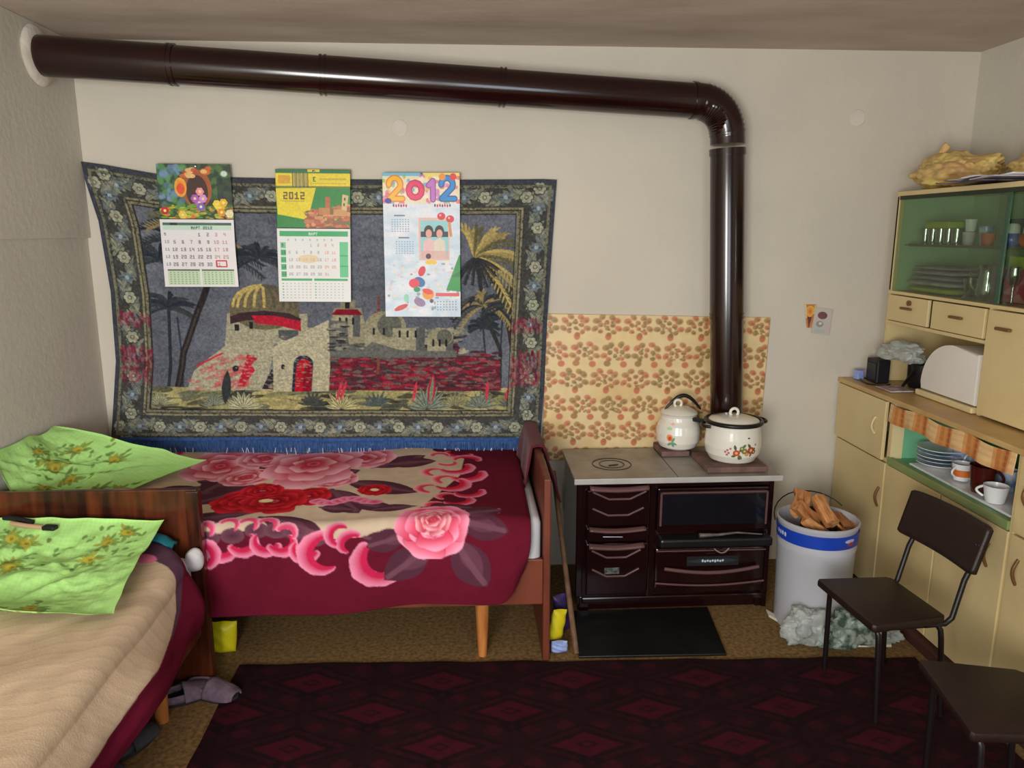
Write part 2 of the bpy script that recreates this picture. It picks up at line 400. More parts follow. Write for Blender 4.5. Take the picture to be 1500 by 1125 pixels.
# ================================================================== RUG
def build_rug():
    w, h = 2.95, 2.1
    u = 100.0
    p = Paint(w * u, h * u, 1.6, (36, 13, 18))
    for x in range(6, 295, 27):
        p.rect(x - 1, 0, x + 1, h * u, (34, 9, 17), .7)
    row = 0
    y = 14.0
    R, R2, DK = (68, 13, 28), (52, 12, 23), (24, 10, 14)
    while y < h * u + 20:
        x0 = 34 if row % 2 == 0 else 7
        x = x0 - 54
        while x < w * u + 40:
            for k, (a, b, c) in enumerate(((27, 12.5, DK), (24, 11, (46, 12, 21)), (18, 8.8, DK), (13.5, 6.8, R), (4.5, 2.4, DK), (2.6, 1.3, R))):
                p.poly([(x - a, y), (x - a * .45, y - b * .5), (x, y - b), (x + a * .45, y - b * .5), (x + a, y), (x + a * .45, y + b * .5), (x, y + b), (x - a * .45, y + b * .5)], c, .8)
            for sx in (-1, 1):
                for sy in (-1, 1):
                    cx, cy = x + sx * 20, y + sy * 9
                    p.poly([(cx, cy - 3.4), (cx + 4.2, cy), (cx, cy + 3.4), (cx - 4.2, cy)], R2, .9)
                    p.poly([(cx + sx * 5, cy), (cx + sx * 7, cy + sy * 5), (cx + sx * 2, cy + sy * 4)], DK, .9)
            x += 54
        y += 20.5; row += 1
    p.noise(1.5, .18, seed=3); p.noise(12, .15, seed=4)
    def fn(U, V):
        X = -1.0 + U * w; Y = 3.015 - V * h
        Y = Y - (X + .98) * .038 + .008 * snoise(X, Y, 5, .12) * (V < .03)
        X = X + .006 * snoise(X, Y, 6, .1) * (U < .02)
        Z = .011 + .003 * snoise(X, Y, 8, .22)
        return X, Y, Z
    o = sheet('rug', p, fn, M['P_cloth'], thick=.008, thick_off=-1)
    tag(o, 'dark maroon woven rug with red diamond pattern spread over the floor', 'rug')
build_rug()

# ================================================================== TAPESTRY
def border_band(p, x0, y0, x1, y1, vert):
    """one strip of the flower and leaf border"""
    n = int(((y1 - y0) if vert else (x1 - x0)) / 29)
    ln = ((y1 - y0) if vert else (x1 - x0)) / n
    mid = (x0 + x1) / 2 if vert else (y0 + y1) / 2
    hw = ((x1 - x0) if vert else (y1 - y0)) / 2
    P = lambda t, o: (mid + o, y0 + t) if vert else (x0 + t, mid + o)
    B1, B2, DK = (136, 138, 120), (104, 112, 108), (44, 44, 46)
    r = random.Random(int(x0 + y0))
    pts = [P(k * 3, math.sin(k * 3 / ln * PI) * hw * .55) for k in range(int(n * ln / 3) + 1)]
    p.line(pts, 5.0, B2, .9); p.line(pts, 1.2, DK, .7)
    base = PI / 2 if vert else 0
    for i in range(n + 1):
        sg = 1 if i % 2 else -1
        for k in range(5):
            t = (i + .2 * k) * ln; x, y = P(t, math.sin(t / ln * PI) * hw * .5)
            for dlt in (.55, -.55, 2.5, -2.5):
                p.leaf(x, y, 12 + r.uniform(-2, 3), 2.3, base + dlt + r.uniform(-.2, .2), B1 if r.random() < .55 else B2, .85, DK if k % 2 else None)
    for i in range(0, n + 1):
        x, y = P(i * ln, 0)
        if i % 2 == 0:
            for k in range(6): p.ell(x + 6.2 * math.cos(k * PI / 3), y + 6.2 * math.sin(k * PI / 3), 4.6, 4.2, DK); 
            for k in range(6): p.ell(x + 5.8 * math.cos(k * PI / 3), y + 5.8 * math.sin(k * PI / 3), 3.7, 3.3, (152, 154, 134))
            p.ell(x, y, 3.4, 3.4, DK, al=.8); p.ell(x, y, 2.2, 2.2, (160, 160, 140))
        else:
            p.ell(x, y, 9, 7, (104, 116, 124)); p.ell(x, y, 9.5, 1.6, DK, al=.6); p.ell(x, y, 3, 3, (146, 158, 164))

def palm(p, x, y, R, cols, n=11, droop=.5, a0=-PI, a1=0., seed=1):
    r = random.Random(seed)
    for k in range(n):
        a = a0 + (a1 - a0) * k / (n - 1) + r.uniform(-.1, .1); L = R * r.uniform(.75, 1.05)
        pts = []
        for t in range(8):
            q = t / 7.; pts.append((x + L * q * math.cos(a), y + L * q * math.sin(a) + droop * L * q * q))
        c = cols[k % len(cols)]
        p.line(pts, 2.0, c)
        for (ax, ay), (bx, by) in zip(pts, pts[1:]):
            d = math.atan2(by - ay, bx - ax)
            for s_ in (.55, -.55):
                for q in (0, .5):
                    p.leaf(ax + (bx - ax) * q, ay + (by - ay) * q, L * .17, 1.3, d + s_ + .25, c, .9)

def build_tapestry():
    w, h = 660., 410.
    p = Paint(w, h, 1.15, (96, 100, 110))
    p.noise(60, .22, seed=1, mono=True); p.noise(14, .10, seed=2)
    # sky streaks
    for k in range(60):
        x, y = random.uniform(60, 600), random.uniform(50, 300)
        p.ell(x, y, random.uniform(20, 60), random.uniform(3, 10), (100, 108, 122) if k % 2 else (66, 72, 88), al=.35, soft=.8)
    DK = (38, 38, 44)
    # back palms
    for (x, y, R, s_) in ((84, 200, 46, 1), (108, 96, 70, 2), (80, 130, 50, 3), (590, 210, 44, 4), (560, 225, 30, 12), (170, 120, 60, 9), (225, 120, 46, 21)):
        palm(p, x, y, R, [(46, 52, 60), (54, 60, 62), (40, 46, 56)], seed=s_)
    p.line([(84, 200), (82, 335)], 5, (44, 48, 58)); p.line([(96, 215), (104, 330)], 3, (50, 56, 68)); p.line([(560, 225), (572, 330)], 3, (52, 58, 70))
    p.line([(590, 210), (586, 335)], 3, (50, 56, 70))
    palm(p, 128, 75, 66, [(134, 122, 84), (96, 96, 74), (52, 54, 58)], seed=5, a0=-PI * .9, a1=.3)
    p.line([(150, 150), (128, 200), (102, 270), (94, 340), (92, 360)], 10, (44, 40, 42)); p.line([(128, 200), (102, 270), (95, 340)], 3, (66, 60, 56))
    # right palms
    p.line([(548, 120), (560, 200), (588, 260), (590, 345)], 6, (50, 52, 54))
    p.line([(560, 110), (598, 210), (612, 280), (606, 350)], 9, (60, 48, 48))
    palm(p, 560, 190, 58, [(140, 126, 84), (70, 72, 70), (48, 52, 60)], seed=7, n=13, a0=-PI * 1.1, a1=.1, droop=.8)
    palm(p, 604, 190, 50, [(46, 50, 56), (56, 60, 62)], seed=8, n=13)
    palm(p, 545, 118, 84, [(176, 158, 96), (150, 134, 84), (92, 90, 66)], seed=6, n=13, a0=-PI * .6, a1=.75, droop=.45)
    palm(p, 545, 118, 40, [(50, 52, 56)], seed=16, n=9, a0=.2, a1=2.6, droop=.3)
    # ground
    p.rect(50, 322, 620, 366, (150, 144, 98))
    for k in range(150):
        x, y = random.uniform(50, 610), random.uniform(326, 362)
        p.ell(x, y, random.uniform(8, 28), random.uniform(2, 5), random.choice([(176, 166, 112), (126, 126, 88), (46, 46, 46), (88, 92, 80), (64, 66, 60)]), al=.8, ang=random.uniform(-.2, .2))
    # long red rubble wall and grey stone ramparts
    RD = [(150, 38, 56), (112, 34, 50), (70, 38, 48), (58, 54, 58), (134, 84, 88), (96, 92, 86)]
    p.poly([(290, 270), (312, 246), (520, 250), (536, 275), (545, 326), (290, 326)], (98, 36, 50))
    p.poly([(528, 268), (586, 276), (592, 326), (528, 326)], (104, 40, 52))
    for k in range(620):
        x, y = random.uniform(292, 586), random.uniform(262, 324)
        p.ell(x, y, random.uniform(4, 11), random.uniform(1.2, 2.6), random.choice(RD), al=.85, ang=random.uniform(-.15, .15))
    for k in range(260):
        t = random.random(); x = 292 + 240 * t; y = random.uniform(226, 264)
        p.ell(x, y, random.uniform(4, 12), random.uniform(1.5, 3.4), random.choice([(120, 122, 112), (150, 148, 126), (44, 48, 54), (84, 88, 88)]), al=.9, ang=random.uniform(-.4, .2))
    p.poly([(318, 216), (352, 214), (392, 236), (440, 262), (440, 274), (318, 274)], (92, 96, 92))
    for k in range(150):
        x = random.uniform(322, 438); y = random.uniform(216 + max(0, x - 352) * .5, 272)
        p.ell(x, y, random.uniform(4, 10), random.uniform(1.2, 2.6), random.choice([(48, 50, 54), (148, 148, 130), (120, 124, 112), (66, 70, 72)]), al=.85, ang=.2)
    # middle houses
    def house(x0, x1, y0, y1, roof=None, dome=False):
        p.rect(x0, y0, x1, y1, (150, 146, 122)); p.rect(x1 - (x1 - x0) * .28, y0, x1, y1, (88, 90, 90))
        if dome: p.ell((x0 + x1) / 2, y0, (x1 - x0) / 2, (x1 - x0) * .36, (142, 138, 112)); p.ell((x0 + x1) / 2 + 6, y0, (x1 - x0) * .3, (x1 - x0) * .3, (96, 98, 88))
        if roof: p.poly([(x0 - 4, y0), (x0 + 4, y0 - 9), (x1 - 4, y0 - 9), (x1 + 4, y0)], roof)
        for k in range(3):
            x = x0 + (x1 - x0) * (.18 + .25 * k); p.rect(x, y0 + 6, x + 3.5, y0 + 15, DK); p.ell(x + 1.75, y0 + 6, 1.75, 2.5, DK)
    p.poly([(322, 232), (330, 195), (372, 195), (384, 250), (340, 252)], (140, 136, 112))
    house(330, 370, 206, 240, (124, 26, 44)); p.rect(340, 182, 362, 197, (132, 126, 104)); p.rect(347, 186, 354, 196, DK)
    p.rect(396, 176, 400, 300, (112, 70, 60)); p.poly([(392, 200), (412, 206), (392, 214)], (150, 24, 44))
    house(378, 440, 222, 262, None, True); house(420, 470, 226, 262); house(474, 514, 240, 268, None, True)
    p.poly([(300, 262), (330, 238), (372, 262), (388, 248), (430, 260), (470, 262), (520, 262), (520, 272), (300, 272)], (98, 100, 96))
    # big domed building
    p.poly([(164, 262), (170, 205), (290, 205), (290, 262)], (156, 152, 130))
    p.ell(226, 196, 52, 34, (104, 96, 76)); p.rect(174, 196, 278, 212, (104, 96, 76))
    for k in range(9):
        a = -1.25 + k * .31
        q = [(226 + 50 * math.sin(a) * math.cos(t) , 194 - 33 * math.sin(t)) for t in np.linspace(0, PI / 2, 6)]
        p.line(q, 4.2, (176, 158, 96) if a < .3 else (86, 84, 70))
    p.poly([(174, 210), (190, 204), (226, 200), (262, 204), (280, 212), (280, 222), (250, 216), (226, 214), (196, 216), (174, 222)], (60, 44, 50))
    p.poly([(206, 208), (240, 208), (280, 216), (280, 232), (250, 224), (212, 220)], (170, 34, 54))
    p.rect(180, 222, 187, 232, DK); p.rect(202, 218, 208, 229, DK); p.rect(246, 230, 276, 246, (80, 84, 86))
    p.poly([(158, 262), (176, 246), (240, 238), (256, 248), (290, 258), (290, 326), (110, 326), (118, 296), (142, 274)], (160, 156, 134))
    for k in range(80):
        x, y = random.uniform(112, 200), random.uniform(272, 324)
        if (x - 112) / 50 + (y - 272) / 50 > .8: p.ell(x, y, random.uniform(4, 12), random.uniform(1.5, 3), (186, 74, 84), al=.55, ang=-.3)
    p.line([(122, 288), (160, 268)], 3, (184, 50, 66)); p.poly([(184, 320), (198, 268), (214, 276), (204, 286), (210, 294), (194, 322)], (176, 36, 56))
    p.poly([(226, 324), (240, 250), (250, 256), (240, 322)], (116, 120, 120)); p.poly([(222, 324), (238, 300), (266, 316), (268, 326)], (150, 38, 56)); p.poly([(222, 324), (236, 290), (242, 324)], (48, 40, 50))
    p.ell(180, 292, 5, 5, DK); p.rect(248, 280, 254, 290, DK)
    # gate tower
    p.poly([(236, 258), (322, 214), (324, 328), (240, 328)], (172, 166, 140))
    p.poly([(322, 214), (350, 216), (352, 252), (324, 262)], (96, 98, 94))
    for k in range(30): p.ell(random.uniform(324, 352), random.uniform(216, 262), 7, 1.6, random.choice([DK, (140, 138, 122)]), al=.8)
    p.rect(268, 284, 298, 328, (40, 44, 64)); p.ell(283, 284, 15, 14, (40, 44, 64)); p.rect(272, 286, 290, 328, (170, 24, 44)); p.ell(284, 286, 10, 10, (170, 24, 44)); p.rect(284, 286, 297, 328, (130, 20, 40))
    p.ell(252, 288, 3, 4, DK)
    for k in range(500):
        x, y = random.uniform(165, 322), random.uniform(236, 324)
        p.ell(x, y, random.uniform(1.5, 4), 1, random.choice([(136, 132, 112), (184, 178, 152), (120, 118, 104)]), al=.35)
    # agaves
    for (x, y, s_, c) in ((150, 352, 22, (128, 134, 116)), (195, 356, 30, (176, 176, 140)), (70, 350, 22, (158, 160, 124)), (345, 356, 30, (176, 168, 120)), (400, 352, 26, (80, 92, 90)),
                          (478, 356, 38, (120, 132, 116)), (560, 354, 28, (118, 128, 116)), (606, 352, 20, (90, 100, 96)), (300, 350, 24, (60, 66, 64)), (520, 350, 22, (140, 138, 100))):
        for k in range(9):
            a = -PI + PI * (k + .5) / 9; p.leaf(x, y, s_ * random.uniform(.8, 1.1), s_ * .1, a, c, .95, (70, 74, 70))
    p.leaf(482, 350, 52, 6, -PI / 2 + .05, (160, 40, 58)); p.leaf(482, 350, 48, 3, -PI / 2 + .05, (120, 124, 108)); p.leaf(168, 350, 56, 7, -PI / 2, (50, 56, 58))
    for x in (336, 342, 455, 570, 598): p.leaf(x, 345, 36, 2.5, -PI / 2 + random.uniform(-.5, .5), (186, 60, 76))
    # border
    DKB = (66, 66, 64)
    for r in ((0, 0, 660, 52), (0, 362, 660, 410), (0, 0, 58, 410), (610, 0, 660, 410)): p.rect(*r, DKB)
    border_band(p, 12, 14, 648, 40, False); border_band(p, 12, 374, 648, 398, False)
    border_band(p, 12, 14, 44, 396, True); border_band(p, 622, 14, 650, 396, True)
    GB = (132, 128, 102)
    def frame(d0, d1, dd, c):
        p.rect(d0, d1, 660 - d0, d1 + dd, c); p.rect(d0, 410 - d1 - dd, 660 - d0, 410 - d1, c); p.rect(d0, d1, d0 + dd, 410 - d1, c); p.rect(660 - d0 - dd, d1, 660 - d0, 410 - d1, c)
    frame(1, 2, 3, (60, 66, 82)); frame(7, 9, 4, (112, 112, 96)); frame(46, 42, 3, GB); frame(51, 47, 4, (120, 116, 94)); frame(50, 46, 1, DK); frame(56, 51, 1.5, DK)
    r = random.Random(4)
    for k in range(420):
        x = r.choice([r.uniform(46, 55), r.uniform(605, 614), r.uniform(7, 12), r.uniform(648, 654)]); y = r.uniform(40, 370)
        p.rect(x, y, x + 2, y + 2.5, DK, .6)
    for k in range(1000):
        y = r.choice([r.uniform(42, 52), r.uniform(358, 367), r.uniform(9, 13), r.uniform(398, 402)]); x = r.uniform(12, 648)
        p.rect(x, y, x + 2.5, y + 2, DK, .6)
    for (x0, x1) in ((10, 56), (606, 652)):
        for (y0, y1) in ((212, 232), (264, 318)):
            for k in range(int((y1 - y0) * 2.4)):
                x, y = r.uniform(x0, x1), r.uniform(y0, y1); p.ell(x, y, 2, 4.5, r.choice([(122, 40, 60), (92, 34, 50), (140, 84, 94)]), al=.65)
    p.rect(0, 404, 660, 410, (52, 84, 140))
    p.a *= 1.12; p.noise(2.2, .3, seed=9); p.noise(1.0, .26, seed=10)

    top = [(0, 2.180), (30, 2.166), (105, 2.120), (210, 2.108), (350, 2.101), (520, 2.101), (600, 2.104), (640, 2.106), (660, 2.103)]
    bot_z0, bot_z1 = .775, .733
    left = [(0, -1.869), (.06, -1.86), (.2, -1.815), (.45, -1.79), (.7, -1.80), (.9, -1.845), (1, -1.868)]
    right = [(0, .461), (.1, .452), (.5, .418), (.8, .402), (1, .386)]
    ip = lambda x, t: np.interp(x, [a for a, b in t], [b for a, b in t])
    def fn(U, V):
        xl, xr = ip(V, left), ip(V, right); X = xl + (xr - xl) * U
        zt = ip(U * 660, top); zb = bot_z0 + (bot_z1 - bot_z0) * U
        Z = zt + (zb - zt) * V
        Y = YB - .016 - .009 * (1 + snoise(X, Z, 3, .35)) * np.clip(V * 3, .2, 1) - .006 * (1 + np.sin(X * 9 + Z * 3)) * V
        return X, Y, Z
    o = sheet('tapestry', p, fn, M['P_cloth'], thick=.004)
    tag(o, 'slate blue woven wall tapestry of a domed fortress and palm trees, hung above the bed', 'tapestry')
    # fringe: a wavy skirt of threads
    f = MB(); n = 520
    rr = random.Random(2)
    for i in range(n):
        t = i / (n - 1); x = -1.868 + (2.254) * t; z = .778 - .042 * t
        Lf = .082 + rr.uniform(-.012, .008); y = YB - .022 - .006 * math.sin(t * 60) - rr.uniform(0, .006); dx = rr.uniform(-.004, .004)
        f.tube([(x, y, z), (x + dx * .5, y - .004, z - Lf * .5), (x + dx, y - .007, z - Lf)], [.0032, .003, .0012], 5)
    f.bb(-1.868, .386, YB - .026, YB - .012, .722, .738)
    f.build('fringe', M['fringe'], o, smooth=60)['kind'] = 'stuff'
    f = MB()
    for i in range(46):
        t = rr.random(); x = -1.86 + 2.23 * t; z = .74 - .04 * t; Lf = rr.uniform(.02, .045)
        f.tube([(x, YB - .042, z), (x + rr.uniform(-.01, .01), YB - .046, z - Lf)], [.0022, .003], 5)
    tt = f.build('fringe_threads', M['thread'], o); tt['label'] = 'pale loose threads in the blue fringe'; tt['kind'] = 'stuff'
build_tapestry()

# ================================================================== CALENDARS
MAR = [['', '', '', '1', '2', '3', '4']] + [[str(5 + 7 * r + k) for k in range(7)] for r in range(3)] + [['26', '27', '28', '29', '30', '31', '']]
def cal_fn(tl, tr, bl, br, v0, v1, wob, y0, seed):
    def fn(U, V):
        q = v0 + (v1 - v0) * V
        X = (tl[0] * (1 - U) + tr[0] * U) * (1 - q) + (bl[0] * (1 - U) + br[0] * U) * q
        Z = (tl[1] * (1 - U) + tr[1] * U) * (1 - q) + (bl[1] * (1 - U) + br[1] * U) * q
        Y = y0 - wob * (.5 + .5 * snoise(X, Z, seed, .16)) - .004 * q
        return X, Y, Z
    return fn

def calendar_forest():
    t = empty('wall_calendar', (-1.33, 3.895, 1.575), 'wall calendar with a green storybook forest picture, leftmost of three on the tapestry', 'calendar')
    c = ((-1.504, 2.170), (-1.152, 2.168), (-1.508, 1.575), (-1.148, 1.573))
    p = Paint(110, 80, 2, (44, 70, 44)); r = random.Random(3)
    for k in range(160):
        x, y = r.uniform(0, 110), r.uniform(0, 60)
        cc = r.choice([(60, 96, 50), (40, 60, 40), (28, 40, 34), (80, 120, 60)]) if x > 40 else r.choice([(120, 150, 190), (90, 120, 140), (70, 120, 80), (90, 150, 90)])
        p.ell(x, y, r.uniform(3, 9), r.uniform(3, 8), cc, al=.8, soft=.4)
    p.rect(88, 20, 110, 60, (24, 30, 40), .7)
    p.ell(58, 36, 22, 28, (120, 60, 30), (170, 90, 40)); p.ell(58, 40, 16, 24, (64, 34, 26))
    for k in range(18): p.ell(r.uniform(38, 78), r.uniform(6, 18), 5, 3, r.choice([(206, 104, 40), (236, 190, 120), (190, 70, 40)]), al=.9)
    p.ell(34, 34, 9, 14, (220, 120, 40), (240, 170, 50)); p.ell(34, 36, 6, 8, (226, 80, 40))
    p.ell(100, 14, 6, 5, (210, 226, 214), soft=.4)
    for k in range(120):
        x, y = r.uniform(0, 110), r.uniform(60, 80)
        p.ell(x, y, r.uniform(2, 7), r.uniform(1, 3), r.choice([(120, 160, 40), (90, 140, 40), (190, 190, 60), (216, 130, 50), (60, 110, 40)]), al=.9)
    for (x, y, cc) in ((8, 68, (200, 30, 40)), (60, 56, (190, 100, 200)), (66, 50, (214, 150, 220)), (54, 50, (176, 90, 190)), (62, 62, (120, 100, 190)), (62, 40, (240, 150, 160)),
                       (90, 64, (240, 200, 30)), (86, 58, (246, 214, 50)), (96, 56, (240, 190, 30)), (92, 70, (230, 150, 30)), (34, 74, (236, 206, 80)), (104, 72, (230, 226, 190))):
        for k in range(6): p.ell(x + 3.4 * math.cos(k * PI / 3), y + 3.4 * math.sin(k * PI / 3), 2.8, 2.8, cc)
        p.ell(x, y, 2, 2, (250, 230, 150))
    p.noise(2, .15, seed=3)
    sheet('picture_panel', p, cal_fn(*c, 0, .44, .004, 3.905, 1), M['P_paper'], t, .002)
    p = Paint(110, 102, 2, (232, 228, 232))
    p.rect(4, 5, 106, 9, (70, 110, 90)); p.rect(4, 9, 106, 16, (196, 222, 206)); p.rect(15, 5, 26, 9, (30, 44, 40)); p.rect(82, 5, 106, 9, (60, 84, 76))
    p.text(46, 10.5, 'MAPT 2012', 4.5, (60, 90, 80))
    for r_, row in enumerate(MAR):
        y = 20 + r_ * 11.2
        p.text(5, y, str(9 + r_), 4.6, (120, 130, 126))
        for k, s_ in enumerate(row):
            if s_: p.text(18 + k * 12.6 - (2.5 if len(s_) > 1 else 0), y, s_, 5.4, (120, 112, 120) if k < 5 else (190, 140, 146))
    p.line([(80, 62), (95, 62), (95, 71), (80, 71), (80, 62)], 1.8, (206, 40, 56))
    for x0, x1 in ((6, 54), (57, 105)):
        p.rect(x0, 76, x1, 99, (196, 218, 184)); p.rect(x0, 75, x1, 77.5, (96, 110, 92))
        for a in range(6):
            for b in range(8): p.rect(x0 + 3 + b * 5.6, 79.5 + a * 3.3, x0 + 5.4 + b * 5.6, 81 + a * 3.3, (140, 160, 130))
    sheet('date_pad', p, cal_fn(*c, .445, 1, .01, 3.900, 2), M['P_paper'], t, .003)
    MB().lathe([(0, 0), (.006, .001), (.006, .006), (0, .008)], (-1.315, 3.893, 2.158), 10, (PI / 2, 0, 0)).build('pin', M['chrome'], t)

def calendar_green():
    t = empty('wall_calendar', (-.76, 3.895, 1.496), 'green and yellow 2012 wall calendar with ruins picture, middle of the three on the tapestry', 'calendar')
    c = ((-.934, 2.147), (-.570, 2.145), (-.951, 1.498), (-.591, 1.494))
    p = Paint(112, 86, 2, (28, 132, 52))
    p.rect(0, 0, 112, 5, (24, 110, 50)); p.rect(48, 0, 66, 4, (226, 204, 40)); p.rect(0, 6, 112, 25, (232, 208, 18)); p.rect(0, 24.5, 112, 27, (110, 120, 30))
    p.rect(4, 9, 22, 21, (216, 160, 24))
    for k in range(13): p.rect(25 + k * 1.9, 5, 26.2 + k * 1.9, 26, [(40, 34, 30), (130, 130, 120), (80, 70, 60)][k % 3])
    p.text(56, 11, 'E', 7, (60, 110, 40)); p.rect(66, 13, 106, 15.5, (190, 180, 40)); p.rect(52, 20, 106, 21, (190, 170, 40))
    p.poly([(0, 28), (60, 27), (47, 74), (2, 66)], (230, 210, 16))
    for k, s_ in enumerate('2012'): p.text(11 + k * 8.5, 33, s_, 11, (110, 84, 30))
    p.rect(9, 46, 43, 46.8, (150, 120, 40))
    r = random.Random(5)
    for k in range(200):
        x = r.uniform(46, 112); top = 62 - (x - 46) * .18; y = r.uniform(top, 86)
        p.ell(x, y, r.uniform(2, 6), r.uniform(1.5, 3), r.choice([(196, 116, 70), (160, 84, 50), (214, 150, 96), (130, 100, 50), (190, 90, 60)]))
    p.rect(74, 40, 81, 66, (184, 100, 56)); p.rect(64, 56, 80, 66, (190, 130, 70)); p.rect(86, 58, 106, 68, (206, 150, 90))
    p.poly([(98, 58), (100, 36), (109, 38), (106, 60)], (214, 190, 130)); p.rect(102, 41, 104.5, 45, (60, 90, 40)); p.rect(101, 49, 103.5, 53, (60, 90, 40))
    p.noise(2, .12, seed=6)
    sheet('picture_panel', p, cal_fn(*c, 0, .435, .004, 3.905, 4), M['P_paper'], t, .002)
    G = (50, 168, 100)
    p = Paint(112, 112, 2, (230, 232, 230))
    p.rect(4, 4, 108, 12, G); p.text(48, 6, 'MAPT', 4.5, (200, 230, 210))
    for k in range(7): p.text(16 + k * 11, 15.5, 'H', 3.5, (120, 170, 140))
    for r_, row in enumerate(MAR):
        y = 22 + r_ * 11
        p.rect(5, y - 1, 13, y + 8, (70, 176, 116) if r_ else (120, 190, 150)); p.text(6.5, y + 1, str(9 + r_), 4.4, (20, 110, 60))
        for k, s_ in enumerate(row):
            if s_: p.text(17 + k * 11, y + 1, s_, 4.4, (176, 168, 176) if k < 5 else (222, 160, 150))
    p.ell(47, 46, 16, 6.5, (226, 190, 110), al=.6)
    p.rect(95, 20, 108, 74, (90, 196, 136)); p.rect(95, 40, 108, 42, G); p.rect(95, 56, 108, 58, G)
    p.rect(5, 76, 52, 79.5, G); p.rect(55, 76, 107, 79.5, G)
    for x0 in (6, 56):
        for a in range(6):
            for b in range(8): p.rect(x0 + b * 6, 83 + a * 4.4, x0 + 2.6 + b * 6, 84.6 + a * 4.4, (190, 196, 190) if b else (90, 170, 120))
    sheet('date_pad', p, cal_fn(*c, .44, 1, .008, 3.900, 5), M['P_paper'], t, .003)
    MB().lathe([(0, 0), (.006, .001), (.006, .006), (0, .008)], (-.747, 3.893, 2.136), 10, (PI / 2, 0, 0)).build('pin', M['chrome'], t)

def calendar_photo():
    c = ((-.412, 2.131), (-.030, 2.133), (-.418, 1.418), (-.034, 1.414))
    p = Paint(114, 210, 2, (206, 224, 236)); r = random.Random(9)
    for k in range(160):
        x, y = r.uniform(0, 114), r.uniform(46, 210)
        p.ell(x, y, r.uniform(6, 20), r.uniform(4, 12), r.choice([(232, 238, 246), (190, 216, 234), (240, 240, 246), (216, 226, 240)]), al=.5, soft=.6)
    p.rect(0, 0, 114, 44, (238, 226, 190)); p.rect(0, 0, 60, 5, (120, 190, 220)); p.rect(60, 0, 114, 8, (240, 220, 120))
    for k in range(70): p.ell(r.uniform(0, 114), r.uniform(4, 44), r.uniform(2, 5), r.uniform(2, 4), r.choice([(240, 190, 60), (230, 90, 110), (130, 190, 90), (250, 240, 220), (90, 170, 220), (220, 120, 190)]), al=.8)
    def arc(cx, cy, R, a0, a1, wd, col):
        p.line([(cx + R * math.cos(a0 + (a1 - a0) * k / 12), cy + R * 1.1 * math.sin(a0 + (a1 - a0) * k / 12)) for k in range(13)], wd, col)
    def two(x, cols):
        for wd, cc in ((9, cols[0]), (6, cols[1])):
            arc(x, 17, 8.5, -PI * 1.0, .5, wd, cc); p.line([(x + 7, 22), (x - 8, 37), (x + 11, 37)], wd, cc)
    two(18, ((226, 110, 20), (246, 186, 20))); two(95, ((20, 70, 170), (30, 140, 210)))
    for wd, cc in ((9.5, (200, 30, 80)), (6, (232, 60, 110))): arc(48, 25, 9.5, 0, 2 * PI, wd, cc)
    for wd, cc in ((9, (150, 70, 170)), (6, (196, 120, 200))): p.line([(68, 18), (74, 12), (74, 38)], wd, cc)
    for (x, y) in ((104, 6), (88, 6)): p.ell(x, y, 5, 5, (226, 60, 60) if x > 90 else (240, 150, 60))
    p.ell(8, 40, 5, 4, (70, 60, 150)); p.rect(0, 44, 114, 50, (226, 232, 240))
    for x0, n_ in ((14, 6), (75, 7)):
        for k in range(n_): p.ell(x0 + 1.8 + k * 3.7, 46.5 + .5 * (k % 2), 1.3, 2.2, (200, 30, 70) if k % 3 else (120, 40, 130))
    # month blocks down the left
    for (x, y) in ((12, 60), (18, 92)):
        p.rect(x + 4, y, x + 20, y + 2, (110, 120, 140))
        for a in range(6):
            for b in range(7): p.rect(x + b * 4, y + 6 + a * 3.4, x + 2 + b * 4, y + 7.6 + a * 3.4, (150, 170, 200))
    # photo of two children
    p.rect(52, 64, 98, 126, (232, 190, 180)); p.rect(55, 68, 96, 124, (150, 210, 214))
    p.rect(55, 84, 96, 92, (40, 44, 60))
    for (x, s_) in ((67, 0), (83, 1)):
        p.ell(x, 84, 7, 9, (40, 24, 22)); p.ell(x, 87, 4.6, 6, (226, 168, 150)); p.poly([(x - 9, 124), (x - 8, 98), (x, 93), (x + 8, 98), (x + 9, 124)], (232, 190, 190) if s_ == 0 else (226, 214, 196))
    p.rect(55, 112, 96, 124, (220, 168, 160), .7); p.ell(66, 120, 4, 4, (70, 30, 40))
    for (x, y) in ((86, 62), (99, 66)): p.ell(x, y, 6, 5.4, (220, 36, 50)); p.ell(x - 1.5, y - 1.5, 1.6, 1.6, (250, 190, 190))
    p.line([(98, 72), (100, 90)], 4, (216, 140, 70)); p.ell(70, 129, 9, 3.6, (240, 200, 50))
    # confetti, balls and streamers
    for k in range(90): p.ell(r.uniform(4, 110), r.uniform(126, 200), r.uniform(1, 3.4), r.uniform(1, 2.6), r.choice([(240, 190, 190), (200, 220, 190), (250, 230, 180), (190, 200, 220), (120, 120, 130)]), al=.7)
    for (x, y, a, b, cc, an) in ((56, 142, 5, 8, (220, 40, 60), .4), (52, 158, 9, 7, (40, 110, 170), .5), (44, 160, 8, 7, (232, 50, 80), 0), (48, 169, 5, 4, (30, 150, 90), 0), (65, 176, 9, 8, (240, 150, 30), 0),
                                 (64, 172, 8, 4, (230, 60, 60), .3), (52, 188, 9, 6, (150, 120, 160), .4), (24, 196, 11, 3.6, (206, 60, 60), -.4), (32, 182, 4, 6, (150, 216, 190), 0), (70, 186, 3, 3, (90, 60, 80), 0)):
        p.ell(x, y, a, b, cc, ang=an)
    p.poly([(112, 118), (114, 118), (114, 172), (92, 170)], (40, 150, 60)); p.poly([(100, 150), (114, 140), (114, 150)], (30, 120, 50))
    p.rect(76, 174, 112, 179, (222, 90, 90))
